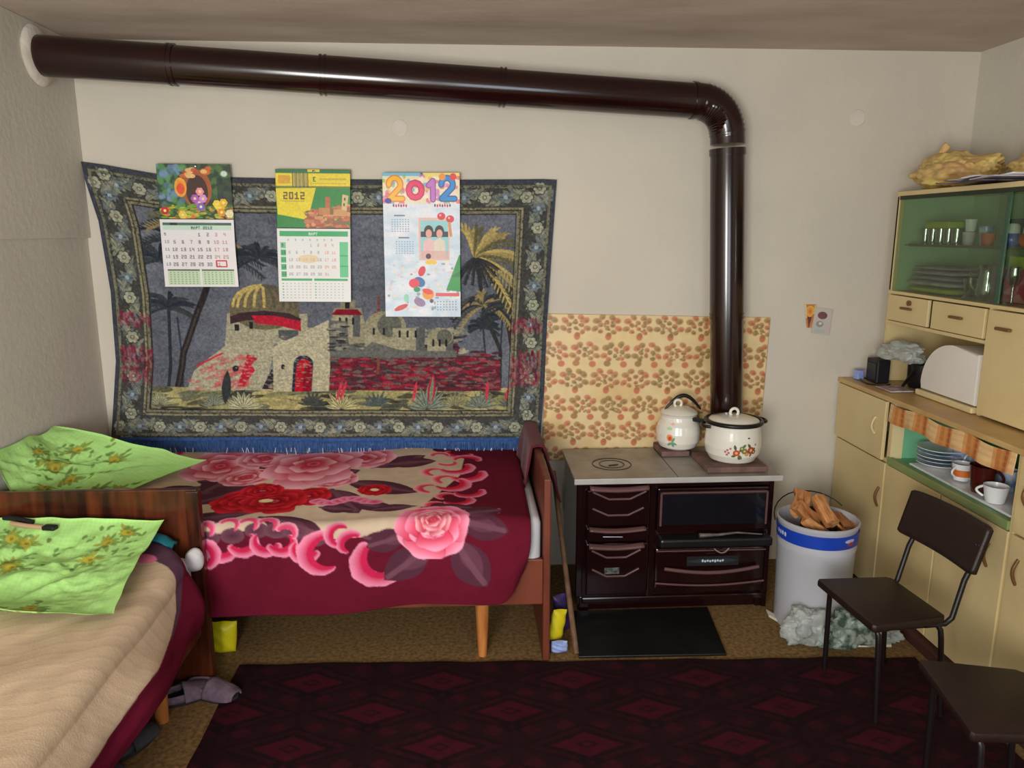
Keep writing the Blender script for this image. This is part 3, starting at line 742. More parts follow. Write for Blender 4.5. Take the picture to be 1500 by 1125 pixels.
    for a in range(4):
        for b in range(7): p.rect(78 + b * 4.6, 186 + a * 4, 80 + b * 4.6, 188 + a * 4, (150, 160, 200))
    p.noise(1.6, .06, seed=8)
    o = sheet('wall_calendar', p, cal_fn(*c, 0, 1, .014, 3.905, 7), M['P_paper'], None, .002)
    tag(o, 'wall calendar with balloon numerals 2012 and photo of two children, rightmost on the tapestry', 'calendar')
    MB().lathe([(0, 0), (.006, .001), (.006, .006), (0, .008)], (-.22, 3.893, 2.125), 10, (PI / 2, 0, 0)).build('pin', M['chrome'], o)
calendar_forest(); calendar_green(); calendar_photo()

# two small cards on the wall
p = Paint(20, 34, 3, (200, 120, 50)); p.ell(10, 10, 8, 8, (216, 96, 30), (226, 180, 90)); p.rect(0, 0, 3, 20, (214, 200, 150)); p.rect(17, 0, 20, 14, (200, 190, 120)); p.poly([(4, 18), (16, 18), (11, 34), (8, 34)], (96, 50, 50))
def trap(U, V): return 1.838 + (U - .5) * (.066 - .045 * V), YB - .006 - .003 * U, 1.462 - V * .125
tag(sheet('paper_card', p, trap, M['P_paper'], None, .002), 'small orange cone-shaped card stuck on the wall beside the cabinet', 'card')
p = Paint(34, 42, 3, (196, 188, 180)); p.ell(16, 12, 9, 6, (120, 76, 84)); p.ell(13, 26, 7, 5, (150, 150, 146)); p.ell(14, 25, 3, 2, (210, 210, 204)); p.rect(4, 34, 24, 40, (176, 186, 180))
def trap2(U, V): return 1.865 + U * .10 - V * .012, YB - .006 - .004 * V, 1.448 - V * .14 - .012 * U
tag(sheet('paper_card', p, trap2, M['P_paper'], None, .002), 'small faded grey and mauve card stuck on the wall right of the cone card', 'card')

# ================================================================== FAR BED (along the back wall)
bed = empty('bed', (-.75, 3.45, 0), 'wooden bed along the back wall under the tapestry', 'bed')
bed_obj = lambda mb, n, m, **k: (lambda o: (setattr(o, 'matrix_parent_inverse', Matrix.Translation((.75, -3.45, 0))), o)[1])(mb.build(n, m, bed, **k))
def child(mb, n, m, parent, **k):
    """part built in world coordinates, parented without moving"""
    o = mb.build(n, m, parent, **k); o.matrix_parent_inverse = Matrix.Translation(parent.location).inverted() if parent.parent is None else Matrix.Identity(4)
    return o
for ch in [o for o in bpy.data.objects if o.parent and o.parent.name.startswith('wall_calendar') and o.parent.type == 'EMPTY']:
    ch.matrix_parent_inverse = Matrix.Translation(ch.parent.location).inverted()
bed_obj(MB().bb(.312, .342, 2.98, 3.92, .0, .835, .006), 'footboard', M['wood_red'])
bed_obj(MB().bb(-1.86, -1.83, 2.98, 3.92, .1, .8, .006), 'headboard', M['wood_red'])
bed_obj(MB().bb(-1.83, .312, 3.0, 3.03, .262, .47, .004), 'side_rail', M['wood_red'])
bed_obj(MB().bb(-1.83, .312, 3.88, 3.905, .262, .47, .004), 'side_rail', M['wood_red'])
bed_obj(MB().bb(-1.83, .312, 3.03, 3.88, .40, .43), 'slat_base', M['wood_light'])
for (x, y) in ((.05, 3.05), (-1.70, 3.05), (.05, 3.86), (-1.70, 3.86)):
    bed_obj(MB().tube([(x, y, .27), (x, y, 0)], [.032, .02], 14), 'leg', M['wood_light'], smooth=40)
def mattress(x0, x1, y0, y1, z0, z1, label):
    m = MB().bb(x0, x1, y0, y1, z0, z1, .035); o = m.build('mattress', M['white_cloth'], smooth=50); return tag(o, label, 'mattress')
mattress(-1.82, .305, 3.012, 3.88, .432, .655, 'white mattress of the back wall bed, its sheet showing beside the footboard')

def rose(p, x, y, R, sy=1.0, core=(190, 20, 54), edge=(250, 186, 204), seed=1, petals=6, mid=None):
    """printed rose: broad petals deep at the heart and pale at the rim"""
    r = random.Random(seed); lc, le = lin(core), lin(edge)
    for ring, (rad, sz) in enumerate(((.62, .50), (.40, .40), (.2, .27))):
        n = max(3, petals - ring)
        order = list(range(n)); r.shuffle(order)
        for k in order:
            a = k * 2 * PI / n + ring * .55 + r.uniform(-.15, .15); q = .9 + .25 * r.random()
            cx, cy = x + R * rad * math.cos(a), y + R * rad * sy * math.sin(a)
            ra, rb = R * sz * q * 1.12, R * sz * sy * q * .86; RR = max(ra, rb) * 1.1
            w = p.win(cx - RR, cx + RR, cy - RR, cy + RR); U, V = p.u[w] - cx, p.v[w] - cy
            dx, dy = math.cos(a), math.sin(a)
            out = U * dx + V * dy; tan = -U * dy + V * dx
            wob = 1 + .07 * np.sin(np.arctan2(out / rb, tan / ra) * 5 + seed + k)
            d = np.sqrt((out / rb) ** 2 + (tan / ra) ** 2) / wob
            t = np.clip((out / rb + 1) / 2, 0, 1); t = np.clip(1.1 * t ** 2.8 + .15 * (d - .6), 0, 1)[..., None]
            sh = np.clip((d - .9) * 8, 0, 1)[..., None] * np.clip(.6 - out / rb, 0, 1)[..., None] * .5
            p.put(w, d <= 1, (lc * (1 - t) + le * t) * (1 - sh))
    p.ell(x, y, R * .15, R * .12 * sy, (130, 12, 34), (226, 100, 124))

def build_far_blanket():
    # design sheet in centimetres: u from the left wall, v from the back wall over the front edge and down
    w, h = 219., 136.
    p = Paint(w, h, 2.2, (100, 20, 40))
    X = lambda x: (x + 1.88) * 100
    F = (206, 184, 160)
    field = [(-1.60, .10), (-1.60, -.1), (-.171, -.1), (-.15, .04), (.02, .15), (.0, .40), (-.086, .60), (-.16, .80), (-.26, .97), (-.42, 1.0), (-.585, 1.0), (-.72, .97), (-.861, .97), (-1.0, .98), (-1.2, .98), (-1.5, .95), (-1.75, .8), (-1.78, .4)]
    p.poly([(X(a), b * 100) for a, b in field], F)
    P1, P2 = (232, 140, 172), (196, 36, 80)
    LF, LF2 = (84, 44, 60), (112, 70, 84)
    def leaves(lst):
        for (x, s_, L, wd, a) in lst:
            p.leaf(X(x), s_ * 100, L, wd, a, LF, 1, LF2)
            p.leaf(X(x) + 2, s_ * 100, L * .7, wd * .5, a, LF2, .5)
    leaves([(-1.0, .5, 40, 9, 2.8), (-1.0, .45, 30, 8, 3.3), (-.95, .5, 34, 9, 2.4), (-.8, .5, 34, 9, -.5), (-.85, .35, 26, 9, -2.5), (-.55, .5, 38, 8, .35), (-.6, .6, 30, 8, 1.0), (-.45, .3, 32, 7, -.6), (-.4, .25, 28, 7, -.2),
            (-.9, .85, 34, 6, 2.9), (-.85, .9, 30, 6, .3), (-.5, .72, 26, 5, .5), (-.7, .2, 30, 8, -2.2), (-1.25, .5, 22, 7, 2.6), (-.62, .78, 16, 4, .2),(-1.12,.35,24,9,1.9)])
    rose(p, X(-1.24), 20, 17, 1.3, seed=2); rose(p, X(-1.06), 38, 13, .9, seed=23, core=(196, 20, 44)); rose(p, X(-1.04), 10, 13, 1.1, seed=21)
    rose(p, X(-.52), 14, 17, 1.0, seed=31); rose(p, X(-.62), 46, 12, .9, seed=33); rose(p, X(-.76), 22, 22, 1.4, seed=3, petals=7)
    for (x, s_, R, q) in ((-.98, .70, 13, 1.1), (-.70, .66, 11, .9), (-.84, .70, 14, 1.1), (-.40, .60, 8, .8), (-.93, .56, 10, .8)):
        rose(p, X(x), s_ * 100, R, q, (140, 4, 16), (226, 40, 56), seed=int(-x * 100), petals=6)
    p.ell(X(-.88), 69, 3.2, 2.4, (250, 230, 180)); p.ell(X(-.40), 60, 2, 1.6, (250, 220, 180))
    for k in range(9): p.ell(X(-.64) + k * 3.2, 72 + 2 * math.sin(k), 4, 2.6, P2, P1)
    # scroll frill along the edge of the field
    def curl(x, y, R, a0, sgn, c1=P1, c2=P2):
        l1, l2 = np.array(lin(c1)), np.array(lin(c2)); n = 26
        for j in range(7):
            q = j / 6.; cc = l1 * (1 - q) + l2 * q; cc = (cc[0], cc[1], cc[2])
            for k in range(n):
                t = k / (n - 1.); a = a0 + sgn * t * 3.4; th = R * .62 * math.sin(PI * min(1, t * .85 + .12)) ** .7 * (1 - .35 * t)
                rr = R * (1 - .40 * t) - th * .42 * q * 1.0
                ser = (1 + .12 * (k % 4 == 0)) if j == 0 else 1
                p.ell(x + rr * math.cos(a), y + rr * .85 * math.sin(a), th * .5 * (1 - .62 * q) * ser + .3, th * .5 * (1 - .62 * q) * ser + .3, np.array(cc))
    edge = [(-1.5, 1.0), (-1.35, 1.02), (-1.2, 1.03), (-1.10, 1.03), (-1.0, 1.02), (-.9, 1.0), (-.82, 1.0), (-.74, 1.0), (-.66, 1.03)]
    for i, (a, b) in enumerate(edge):
        p.ell(X(a) + 5, b * 100 - 3, 5, 3, LF, LF2)
        curl(X(a), b * 100 + 1, 6.5, 2.6 if i % 2 else .4, -1 if i % 2 else 1); curl(X(a) - 6, b * 100 - 5, 4.5, 3.6, 1, (236, 160, 184), (214, 70, 110))
    for (x, s_, R, a, g) in ((-1.08, 1.06, 7, 1, -1), (-.56, 1.075, 11, -1.8, -1), (-.31, 1.12, 13, -2.4, -1), (-.46, 1.03, 6, -1, -1), (-.50, .98, 6, 2, 1)): curl(X(x), s_ * 100, R, a, g)
    p.leaf(X(-.40), 100, 14, 4, .3, LF, 1, LF2)
    for (a, b, R, a0, g) in ((-.02, .06, 8, .4, 1), (.02, .17, 8, .2, -1), (-.04, .30, 10, -.6, 1), (.02, .40, 10, -.4, 1), (-.06, .52, 10, -.8, 1), (.03, .62, 8, -.3, 1), (-.02, .74, 8, -.6, 1), (.10, .86, 7, 0, 1)):
        curl(X(a), b * 100, R, a0, g, P1, (206, 30, 60)); curl(X(a) - 8, b * 100 + 5, R * .7, a0 + 2.5, g, (238, 170, 180), (220, 60, 84))
    leaves([(-.15, .82, 22, 5, .1), (-.2, .8, 20, 4, 3.0), (.0, .95, 22, 6, .2)])
    # big corner rose
    leaves([(-.13, 1.06, 24, 7.5, 2.5), (-.02, 1.03, 26, 8, 1.0), (-.22, 1.0, 18, 5, 2.9), (.0, .92, 20, 6, -.3)])
    rose(p, X(-.11), 96, 15.5, .92, (216, 44, 80), (246, 160, 190), seed=5, petals=7); rose(p, X(-.11), 94, 8, .75, (196, 30, 66), (246, 186, 196), seed=6, petals=6)
    # mirrored motifs near the pillow
    for (a, b) in ((-1.62, .3), (-1.6, .6), (-1.62, .86), (-1.56, .02)): curl(X(a), b * 100, 8, 2.5, -1)
    p.noise(3, .08, seed=4); p.noise(20, .10, seed=6)
    Yf = 2.955
    def fn(U, V):
        s_ = V * 1.36; X_ = -1.87 + U * 2.125
        R = .05
        d_top = 3.92 - (Yf + R)                       # flat run
        arc = R * PI / 2
        zt = .672 + .012 * snoise(X_, s_, 3, .3) + .022 * np.clip(1 - s_ / .9, 0, 1)
        a = np.clip((s_ - d_top) / R, 0, PI / 2)
        Y = np.where(s_ < d_top, 3.92 - s_, Yf + R - R * np.sin(a))
        Z = np.where(s_ < d_top, zt, zt - R + R * np.cos(a))
        dn = np.clip(s_ - d_top - arc, 0, 9)
        # hem: shorter to the right
        total = 1.36 - d_top - arc
        want = .345 - .040 * np.clip((X_ + 1.1) / 1.36, 0, 1) + .008 * np.sin(X_ * 6) - .12 * np.clip((X_ - .13) / .12, 0, 1) ** 2
        sc_ = want / total
        Z = Z - dn * sc_
        fold = dn / total
        Y = Y - fold * (.012 + .014 * np.sin(X_ * 11 + 1.2) + .012 * snoise(X_, Z, 9, .25)) - .02 * np.sin(fold * PI)
        Y = Y + np.clip((X_ - .2) / .09, 0, 1) * fold * .03
        # right edge pulled in slightly towards the bottom
        X_ = X_ - np.clip(U - .9, 0, 1) * (.35 * fold ** 2)
        Z = Z - np.clip((X_ - .24) / .05, 0, 1) * .02
        return X_, Y, Z
    o = sheet('blanket', p, fn, M['P_blanket'], thick=.006)
    tag(o, 'maroon blanket with big pink and red roses covering the back wall bed', 'blanket')
build_far_blanket()

def draped_cloth():
    def fn(u, v):
        # u along the board, v across it, hanging down both sides
        y = 3.42 + .47 * u; t = v * 2 - 1; a = abs(t); sx = 1 if t > 0 else -1
        hang = .15 + (.11 * (1 - u) if sx > 0 else .13 * (1 - u))
        if a < .16: x = .327 + sx * a / .16 * .03; z = .852 - .008 * (a / .16) ** 2
        else:
            q = (a - .16) / .84; x = .327 + sx * (.03 + (.075 if sx > 0 else .05) * q ** 1.2 * (1 - .3 * u)); z = .844 - hang * q
            x += sx * .008 * math.sin(u * 13 + q * 3) * q
        return Vector((x, y - .06 * max(0, a - .3) * (1 - u), z))
    tag(MB().grid(fn, 26, 40).build('folded_cloth', M['cloth_mar'], smooth=180, thick=.008), 'dark red cloth hung over the back of the bed footboard', 'cloth')
draped_cloth()
# white bedding between blanket and footboard
def wc(u, v):
    z = .70 - .26 * v; return Vector((.297 + .008 * math.sin(v * 9 + u * 5), 3.0 + .42 * u + .004 * math.sin(v * 20), z + .02 * math.sin(u * 6) - .02 * u))

# stick leaning between bed and stove
tag(MB().tube([(.467, 3.02, .008), (.452, 3.15, .18), (.436, 3.42, .45), (.425, 3.62, .66)], [.012, .013, .012, .012], 10).build('walking_stick', M['stick'], smooth=60),
    'thin brown wooden stick leaning beside the bed footboard', 'stick')

# packets on the floor
def lump(name, c, s, m, label, cat, seed, amp=.25, sub=4, parent=None, rot=(0, 0, 0)):
    b = bmesh.new(); bmesh.ops.create_icosphere(b, subdivisions=sub, radius=1)
    rm = Euler(rot).to_matrix()
    for v in b.verts:
        n = v.co.normalized(); k = 1 + amp * noise.noise(n * 1.6 + Vector((seed, 0, 0))) + amp * .6 * abs(noise.noise(n * 4 + Vector((0, seed, 0)))) - amp * .35 * abs(noise.noise(n * 8 + Vector((0, 0, seed))))
        q = rm @ Vector((n.x * s[0] * k, n.y * s[1] * k, n.z * s[2] * k)); v.co = q + Vector(c)
        if v.co.z < c[2] - s[2] * .82: v.co.z = c[2] - s[2] * .82
    me = bpy.data.meshes.new(name); b.to_mesh(me); b.free()
    o = link(name, me, m, parent, True)
    if label: tag(o, label, cat)
    return o
def packet(c, w, h, d, m, label, rz=0, ry=0, parent=None, name='packet'):
    def fn(u, v):
        a = u * 2 * PI; t = v * 2 - 1
        e = math.sqrt(max(0, 1 - t ** 4)); x = w / 2 * math.cos(a) * (1 - .05 * abs(t)); y = d / 2 * math.sin(a) * e + .003 * math.sin(x * 90 + t * 8); z = h / 2 * t
        q = Matrix.Rotation(rz, 3, 'Z') @ Matrix.Rotation(ry, 3, 'Y') @ Vector((x, y, z)); return q + Vector(c)
    o = MB().grid(fn, 28, 14, closed_u=True).build(name, m, parent, smooth=180)
    if label: tag(o, label, 'packet')
    return o
packet((.39, 3.11, .1), .075, .15, .04, M['ypkt'], 'bright yellow packet on the floor beside the bed footboard', .4, .2)
packet((.42, 3.20, .11), .07, .19, .035, M['ppkt'], 'dark violet packet standing behind the yellow packet by the footboard', .3, -.15)
packet((.392, 3.04, .035), .075, .055, .035, M['bluepkt'], 'small pale blue packet on the floor below the yellow packet', 0, 0)
packet((-1.10, 3.14, .075), .11, .15, .06, M['ypkt'], 'yellow pouch on the floor under the back wall bed', .2, .1)

# ================================================================== NEAR BED (along the left wall)
nb = empty('bed', (-1.47, 1.9, 0), 'wooden bed along the left wall, nearest the viewer, with glossy walnut headboard', 'bed')
child(MB().bb(-1.88, -1.075, 2.895, 2.925, .02, .852, .006), 'headboard', M['wood_dark'], nb)
child(MB().bb(-1.12, -1.068, 2.888, 2.932, .0, .845, .006), 'headboard_post', M['wood_dark'], nb)
child(MB().bb(-1.86, -1.09, .9, .93, .02, .6, .006), 'footboard', M['wood_dark'], nb)
child(MB().bb(-1.13, -1.10, .93, 2.89, .23, .42, .004), 'side_rail', M['wood_red'], nb)
child(MB().bb(-1.86, -1.13, .93, 2.89, .36, .39), 'slat_base', M['wood_light'], nb)
for (x, y) in ((-1.19, 2.66), (-1.19, 1.1), (-1.82, 2.66), (-1.82, 1.1)):
    child(MB().tube([(x, y, .36), (x, y, 0)], [.036, .024], 14), 'leg', M['wood_light'], nb, smooth=40)
mattress(-1.86, -1.10, .95, 2.87, .392, .59, 'white mattress of the left wall bed, its corner showing beside the headboard')

def build_near_blanket():
    w, h = 115., 190.     # u from the left wall over the right edge and down, v from headboard towards the viewer
    p = Paint(w, h, 1.8, (108, 20, 46))
    # beige field, its edge dropping over the side
    e = [(58, -2), (60, 10), (72, 17), (82, 24), (90, 32), (94, 42), (98, 60), (99, 90), (100, 130), (100, 192), (-2, 192), (-2, -2)]
    FB = e
    p.rect(0, 0, w, h, (200, 176, 148))
    for k in range(38):
        y0 = k * 6.; pts = [(x, y0 - x * .35 + 2.2 * abs(((x / 9.) % 2) - 1)) for x in range(0, 100, 3)]
        p.line([(a, b) for a, b in pts], .9, (184, 160, 132), .4)
        p.line([(a, b + 1.6) for a, b in pts], .6, (212, 192, 166), .4)
    p.poly(e[:9] + [(100, 192), (117, 192), (117, -4), (58, -4)], (108, 20, 46))
    p.poly([(58, -2), (60, 10), (72, 17), (82, 24), (90, 32), (94, 42), (95.5, 42), (92, 30), (85, 20), (77, 10), (76, 3), (66, -2)], (92, 62, 82)); p.ell(66, 14, 6, 3, (226, 120, 160), ang=.5)
    p.noise(4, .08, seed=2); p.noise(16, .08, seed=5)
    def fn(U, V):
        s_ = U * 1.15; yy = V * 1.9
        Y = 2.835 - yy
        xf = -1.06 - .12 * np.clip((.16 - yy) / .16, 0, 1) ** 1.6      # where the top turns down
        flat = xf - .06 + 1.875
        R = .06
        zt = .625 + .035 * np.clip(1 - yy / .35, 0, 1) + .012 * snoise(s_, yy, 4, .25) + .004 * snoise(s_ + yy, yy * .3, 14, .09)
        run = np.clip(s_, 0, flat)
        a = np.clip((s_ - flat) / R, 0, PI / 2)
        X = -1.875 + run + R * np.sin(a); Z = zt - R + R * np.cos(a)
        dn = np.clip(s_ - flat - R * PI / 2, 0, 9); tot = 1.15 - flat - R * PI / 2
        want = .235 + .02 * np.sin(Y * 5) + .015 * np.sin(Y * 13 + 1)
        Z = Z - dn / tot * want
        q = dn / tot
        X = X + q * (.04 + .022 * np.sin(Y * 9 + .6) + .015 * snoise(Y, q, 3, .2)) + .03 * np.sin(q * PI)
        return X, Y, Z
    o = sheet('blanket', p, fn, M['P_blanket'], thick=.006)
    tag(o, 'beige and burgundy blanket spread over the left wall bed nearest the viewer', 'blanket')
build_near_blanket()

def pillow(name, A, B, C, D, th, seed, label, sag=0.0):
    """A top-left, B top-right, C bottom-right, D bottom-left corners"""
    A, B, C, D = map(np.array, (A, B, C, D)); w, h = np.linalg.norm(B - A) * 100, np.linalg.norm(D - A) * 100
    nrm = np.cross(D - A, B - A); nrm = nrm / np.linalg.norm(nrm)
    if nrm[2] < 0: nrm = -nrm
    obj = []
    root = None
    for side in (1, -1):
        p = Paint(w, h, 2.6, (166, 218, 124)); r = random.Random(seed)
        k = 0
        for x in np.arange(0, w, 1.6): p.rect(x, 0, x + .7, h, (182, 230, 140), .35)
        for y in np.arange(0, h, 1.6): p.rect(0, y, w, y + .7, (182, 230, 140), .35)
        for k in range(9):
            x, y = r.uniform(4, w - 4), r.uniform(4, h - 4)
            for j in range(11):
                a = j * 2 * PI / 11 + r.uniform(-.2, .2); p.leaf(x, y, r.uniform(3, 6.5), .8, a, r.choice([(120, 140, 40), (150, 140, 30), (104, 130, 52)]), .8)
            p.ell(x, y, 1.9, 1.6, (176, 166, 50)); p.ell(x + .4, y, .8, .7, (140, 120, 40))
            for j in range(6):
                q, z = x + r.uniform(-12, 12), y + r.uniform(-9, 9); p.leaf(q, z, 2.6, .7, r.uniform(0, 6), (84, 120, 50), .8); p.leaf(q, z, 2, .6, r.uniform(0, 6), (110, 140, 60), .8)
        p.noise(5, .05, seed=seed)
        def fn(U, V):
            a, b = U * 2 - 1, V * 2 - 1
            f = np.clip((1 - a ** 2), 0, 1) ** .5 * np.clip((1 - b ** 2), 0, 1) ** .5
            # pinch the edges between the corners
            px = a * (1 - .05 * (1 - b * b) + .022 * snoise(b, b * 0, seed + 6, .22)); py = b * (1 - .05 * (1 - a * a) + .022 * snoise(a, a * 0, seed + 7, .2))
            u, v = (px + 1) / 2, (py + 1) / 2
            P = [(A[i] * (1 - u) + B[i] * u) * (1 - v) + (D[i] * (1 - u) + C[i] * u) * v for i in range(3)]
            wr = .20 * snoise(a * 1.0, b * 1.0 + seed, seed, .45) + .09 * snoise(a, b, seed + 1, .16) + .26 * snoise((a + b) * .8, (a - b) * .22, seed + 2, .15) + .10 * np.abs(snoise(a * 2, b * .6, seed + 5, .18)) + .07 * snoise(a, b, seed + 9, .07)
            hgt = side * th * (f * (.85 + wr)) * (1.0 if side > 0 else .35) + .016 * snoise(a * 1.0 + 3, b * 1.0, seed + 4, .5) * (1 - (a * b) ** 4)
            return tuple(P[i] + nrm[i] * hgt for i in range(3))
        obj.append((p, fn))
    # both faces joined in one mesh
    a = sheet(name, obj[0][0], obj[0][1], M['P_pillow']); b = sheet(name, obj[1][0], obj[1][1], M['P_pillow'])
    bm = bmesh.new(); bm.from_mesh(a.data); bm.from_mesh(b.data); bmesh.ops.remove_doubles(bm, verts=bm.verts, dist=.0006)
    bmesh.ops.recalc_face_normals(bm, faces=bm.faces)
    bm.to_mesh(a.data); bm.free(); bpy.data.objects.remove(b)
    return tag(a, label, 'pillow')
pillow('pillow', (-1.86, 3.42, .985), (-1.30, 3.64, .745), (-1.78, 2.968, .665), (-1.872, 2.945, 1.0), .15, 3, 'lime green floral pillow against the left wall on the far bed')
pillow('pillow', (-1.88, 2.84, .775), (-1.19, 2.85, .745), (-1.12, 2.24, .674), (-1.87, 2.22, .715), .165, 8, 'lime green floral pillow with creased checks lying by the walnut headboard')

# things on the near pillow and beside it
cl = empty('strap_clip', (-1.68, 2.80, .75), 'small black and beige strap lying on top of the nearer green pillow', 'strap')
child(MB().tube([(-1.775, 2.828, .776), (-1.72, 2.818, .774), (-1.655, 2.800, .766)], .010, 8), 'strap', M['blackcloth'], cl, smooth=60)
child(MB().tube([(-1.735, 2.800, .764), (-1.67, 2.786, .758), (-1.60, 2.778, .752)], .009, 8), 'band', M['beigeplastic'], cl, smooth=60)
child(MB().box((-1.582, 2.778, .752), (.05, .03, .018), .005, (0, 0, -.2)), 'buckle', M['blackcloth'], cl)
tag(MB().grid(lambda u, v: Vector((-1.30 + .15 * u, 2.80 + .055 * v, .655 + .028 * math.sin(PI * min(1, u * 1.1)) * .9 + .012 * math.sin(v * 3) - .05 * max(0, u - .75))), 20, 10).build('cloth', M['teal'], smooth=180, thick=.012),
    'teal cloth edge tucked behind the nearer pillow at the headboard', 'cloth')
lump('rolled_sheet', (-1.085, 2.842, .578), (.036, .036, .048), M['white_cloth'], 'white rolled end of bedding squeezed between blanket and walnut headboard', 'bedding', 3, .08)

# slippers
def slipper(loc, rz, ms, label, group):
    t = empty('slipper', loc, label, 'slipper', group, rz)
    out = []
    for k in range(24):
        a = k * 2 * PI / 24; x = .12 * math.cos(a); y = .048 * math.sin(a) * (1 + .18 * math.cos(a)); out.append((x, y))
    MB().prism(out, .02, 'z').build('sole', M['sole'], t)
    def up(u, v):
        a = -PI / 2 + PI * v; x = .115 * (1 - u) + (-.01) * u; wd = .050 * max(0.0, 1 - min(1, abs(x / .12)) ** 4) ** .4 + .004
        return Vector((x, wd * math.sin(a), .014 + .055 * math.cos(a) * (.35 + .65 * u)))
    MB().grid(up, 12, 14).build('upper', ms, t, smooth=180, thick=.007)
    def heel(u, v):
        a = PI * .5 + PI * u; return Vector((-.01 + .108 * math.cos(a) , .043 * math.sin(a), .015 + .03 * v))
    MB().grid(heel, 14, 3).build('heel_rim', ms, t, smooth=180, thick=.008)
slipper((-1.15, 2.80, .0), .5, M['slip'], 'mauve felt slipper on the floor by the bed leg, nearer the wall side', 'mauve slippers')
slipper((-1.05, 2.82, .0), -.4, M['slip'], 'mauve felt slipper on the floor beside the bed leg, nearer the rug', 'mauve slippers')
slipper((-1.25, 2.50, .0), 1.1, M['slipdark'], 'dark grey slipper half under the left bed, farther from the viewer', 'dark slippers')
slipper((-1.27, 2.28, .0), 1.3, M['slipdark'], 'dark grey slipper half under the left bed, closer to the viewer', 'dark slippers')

# ================================================================== STOVE
def build_splash():
    p = Paint(122, 84, 3.2, (228, 204, 154)); r = random.Random(2)
    for k in range(60): p.ell(r.uniform(0, 122), r.uniform(0, 84), r.uniform(6, 16), r.uniform(6, 16), r.choice([(232, 206, 152), (218, 184, 124), (230, 200, 140)]), al=.4, soft=.7)
    row = 0; y = 7.
    while y < 90:
        x = -1 + (5.5 if row % 2 else 0); i = 0
        while x < 128:
            base = r.choice([(166, 116, 62), (176, 120, 70), (154, 118, 66), (180, 116, 72)])
            fl = (200, 108, 76)
            m = -1 if row % 2 else 1
            for (dx, dy, a, b) in ((-5.6, -3.4, 2.5, 1.9), (-2.6, -5.6, 2.3, 1.8), (5.4, -3.6, 2.5, 2.0), (2.8, -5.2, 2.1, 1.8), (-6.4, .9, 2.4, 1.7), (6.4, .8, 2.4, 1.8), (-3.4, -1.2, 1.8, 1.5), (3.2, -1.0, 1.8, 1.5), (-3.4, 2.4, 1.7, 1.4), (3.8, 2.8, 1.9, 1.5), (0, -2.6, 1.7, 1.5), (.3, .8, 1.5, 1.3)):
                cc = base if r.random() < .68 else fl
                p.ell(x + dx * m, y + dy, a, b, cc, al=.8, ang=r.uniform(-.9, .9), soft=.3)
                p.ell(x + dx * m + .5, y + dy + .4, a * .4, b * .4, (132, 96, 52), al=.5)
            for k in range(10): p.ell(x + r.uniform(-4, 4), y + r.uniform(-4, 3), .8, .6, (130, 116, 70), al=.7)
            if row % 2 == 0: p.ell(x + 1.0 * m, y + 5.2, 1.9, 2.3, fl, al=.9, soft=.2); p.ell(x + 1.2 * m, y + 4.2, 1.3, 1.2, base)
            else: p.ell(x - 4.5, y + 5.2, 2.1, 1.9, base, al=.9, soft=.2); p.ell(x + 4.4, y + 5.6, 2.1, 2.0, fl, al=.9, soft=.2)
            x += 16.9; i += 1
        y += 15.2; row += 1
    p.noise(3, .06, seed=2)
    def fn(U, V):
        X = .415 + U * 1.205; Z = 1.422 - U * .028 - V * .80
        X = X - .008 * V * 2 + .012 * U * 0
        return X, YB - .012 - .003 * snoise(X, Z, 5, .5), Z
    tag(sheet('splash_panel', p, fn, M['P_board'], None, .006), 'yellow printed panel of orange berry sprigs on the wall behind the stove', 'wall panel')
build_splash()

st = empty('stove', (1.0, 3.66, 0), 'dark maroon enamelled wood cooking stove with steel hotplate against the back wall', 'stove')
S = lambda mb, n, m, pr=None, **k: child(mb, n, m, pr or st, **k)
b = MB()
b.bb(.515, 1.475, 3.42, 3.88, .07, .675, .006)
S(b, 'body', M['enamel'])
for a_, b_, c_ in ((.545, .556, .05), (.872, .90, .05), (1.456, 1.478, .0)): S(MB().bb(a_, b_, 3.405, 3.425, c_, .67, .003), 'front_frame', M['enamel'])
S(MB().bb(.545, 1.478, 3.40, 3.43, .045, .078, .008), 'front_rail', M['enamel']); S(MB().bb(.545, 1.478, 3.408, 3.43, .64, .672, .004), 'front_rail', M['enamel'])
for (x, y) in ((.56, 3.44), (1.45, 3.44), (.56, 3.85), (1.45, 3.85)):
    S(MB().bb(x - .025, x + .025, y - .025, y + .025, 0, .075, .004), 'foot', M['enamel'])
S(MB().bb(.53, 1.46, 3.43, 3.45, .0, .072), 'kick_plate', M['enamel'])
S(MB().bb(.500, 1.506, 3.385, 3.90, .675, .692, .004), 'hotplate', M['plate'])
S(MB().bb(.497, 1.509, 3.380, 3.388, .668, .696, .003), 'hotplate_edge', mat('pale_steel', (204, 202, 198), .35, .3))
# cooking ring lid on the plate
def ringfn(r0, r1, z, c):
    return MB().lathe([(r0, z), (r1, z), (r1, z + .0025), (r0, z + .0025)], c, 40)
pl = bpy.data.objects['hotplate']
S(ringfn(.095, .10, .692, (.72, 3.62, 0)), 'cooking_ring', M['black'], pl); S(ringfn(.06, .064, .692, (.72, 3.62, 0)), 'cooking_ring', M['black'], pl)
S(MB().box((.725, 3.60, .694), (.05, .012, .004), .001, (0, 0, .3)), 'ring_slot', M['black'], pl)
S(MB().bb(1.0, 1.002, 3.39, 3.90, .692, .694), 'plate_seam', M['black'], pl)

def vmould(x0, x1, z, drop, r=.0055, y=3.385):
    w = x1 - x0
    return MB().tube([(x0, y + .004, z), (x0 + w * .3, y, z - drop), (x0 + w * .7, y, z - drop), (x1, y + .004, z)], r, 8)
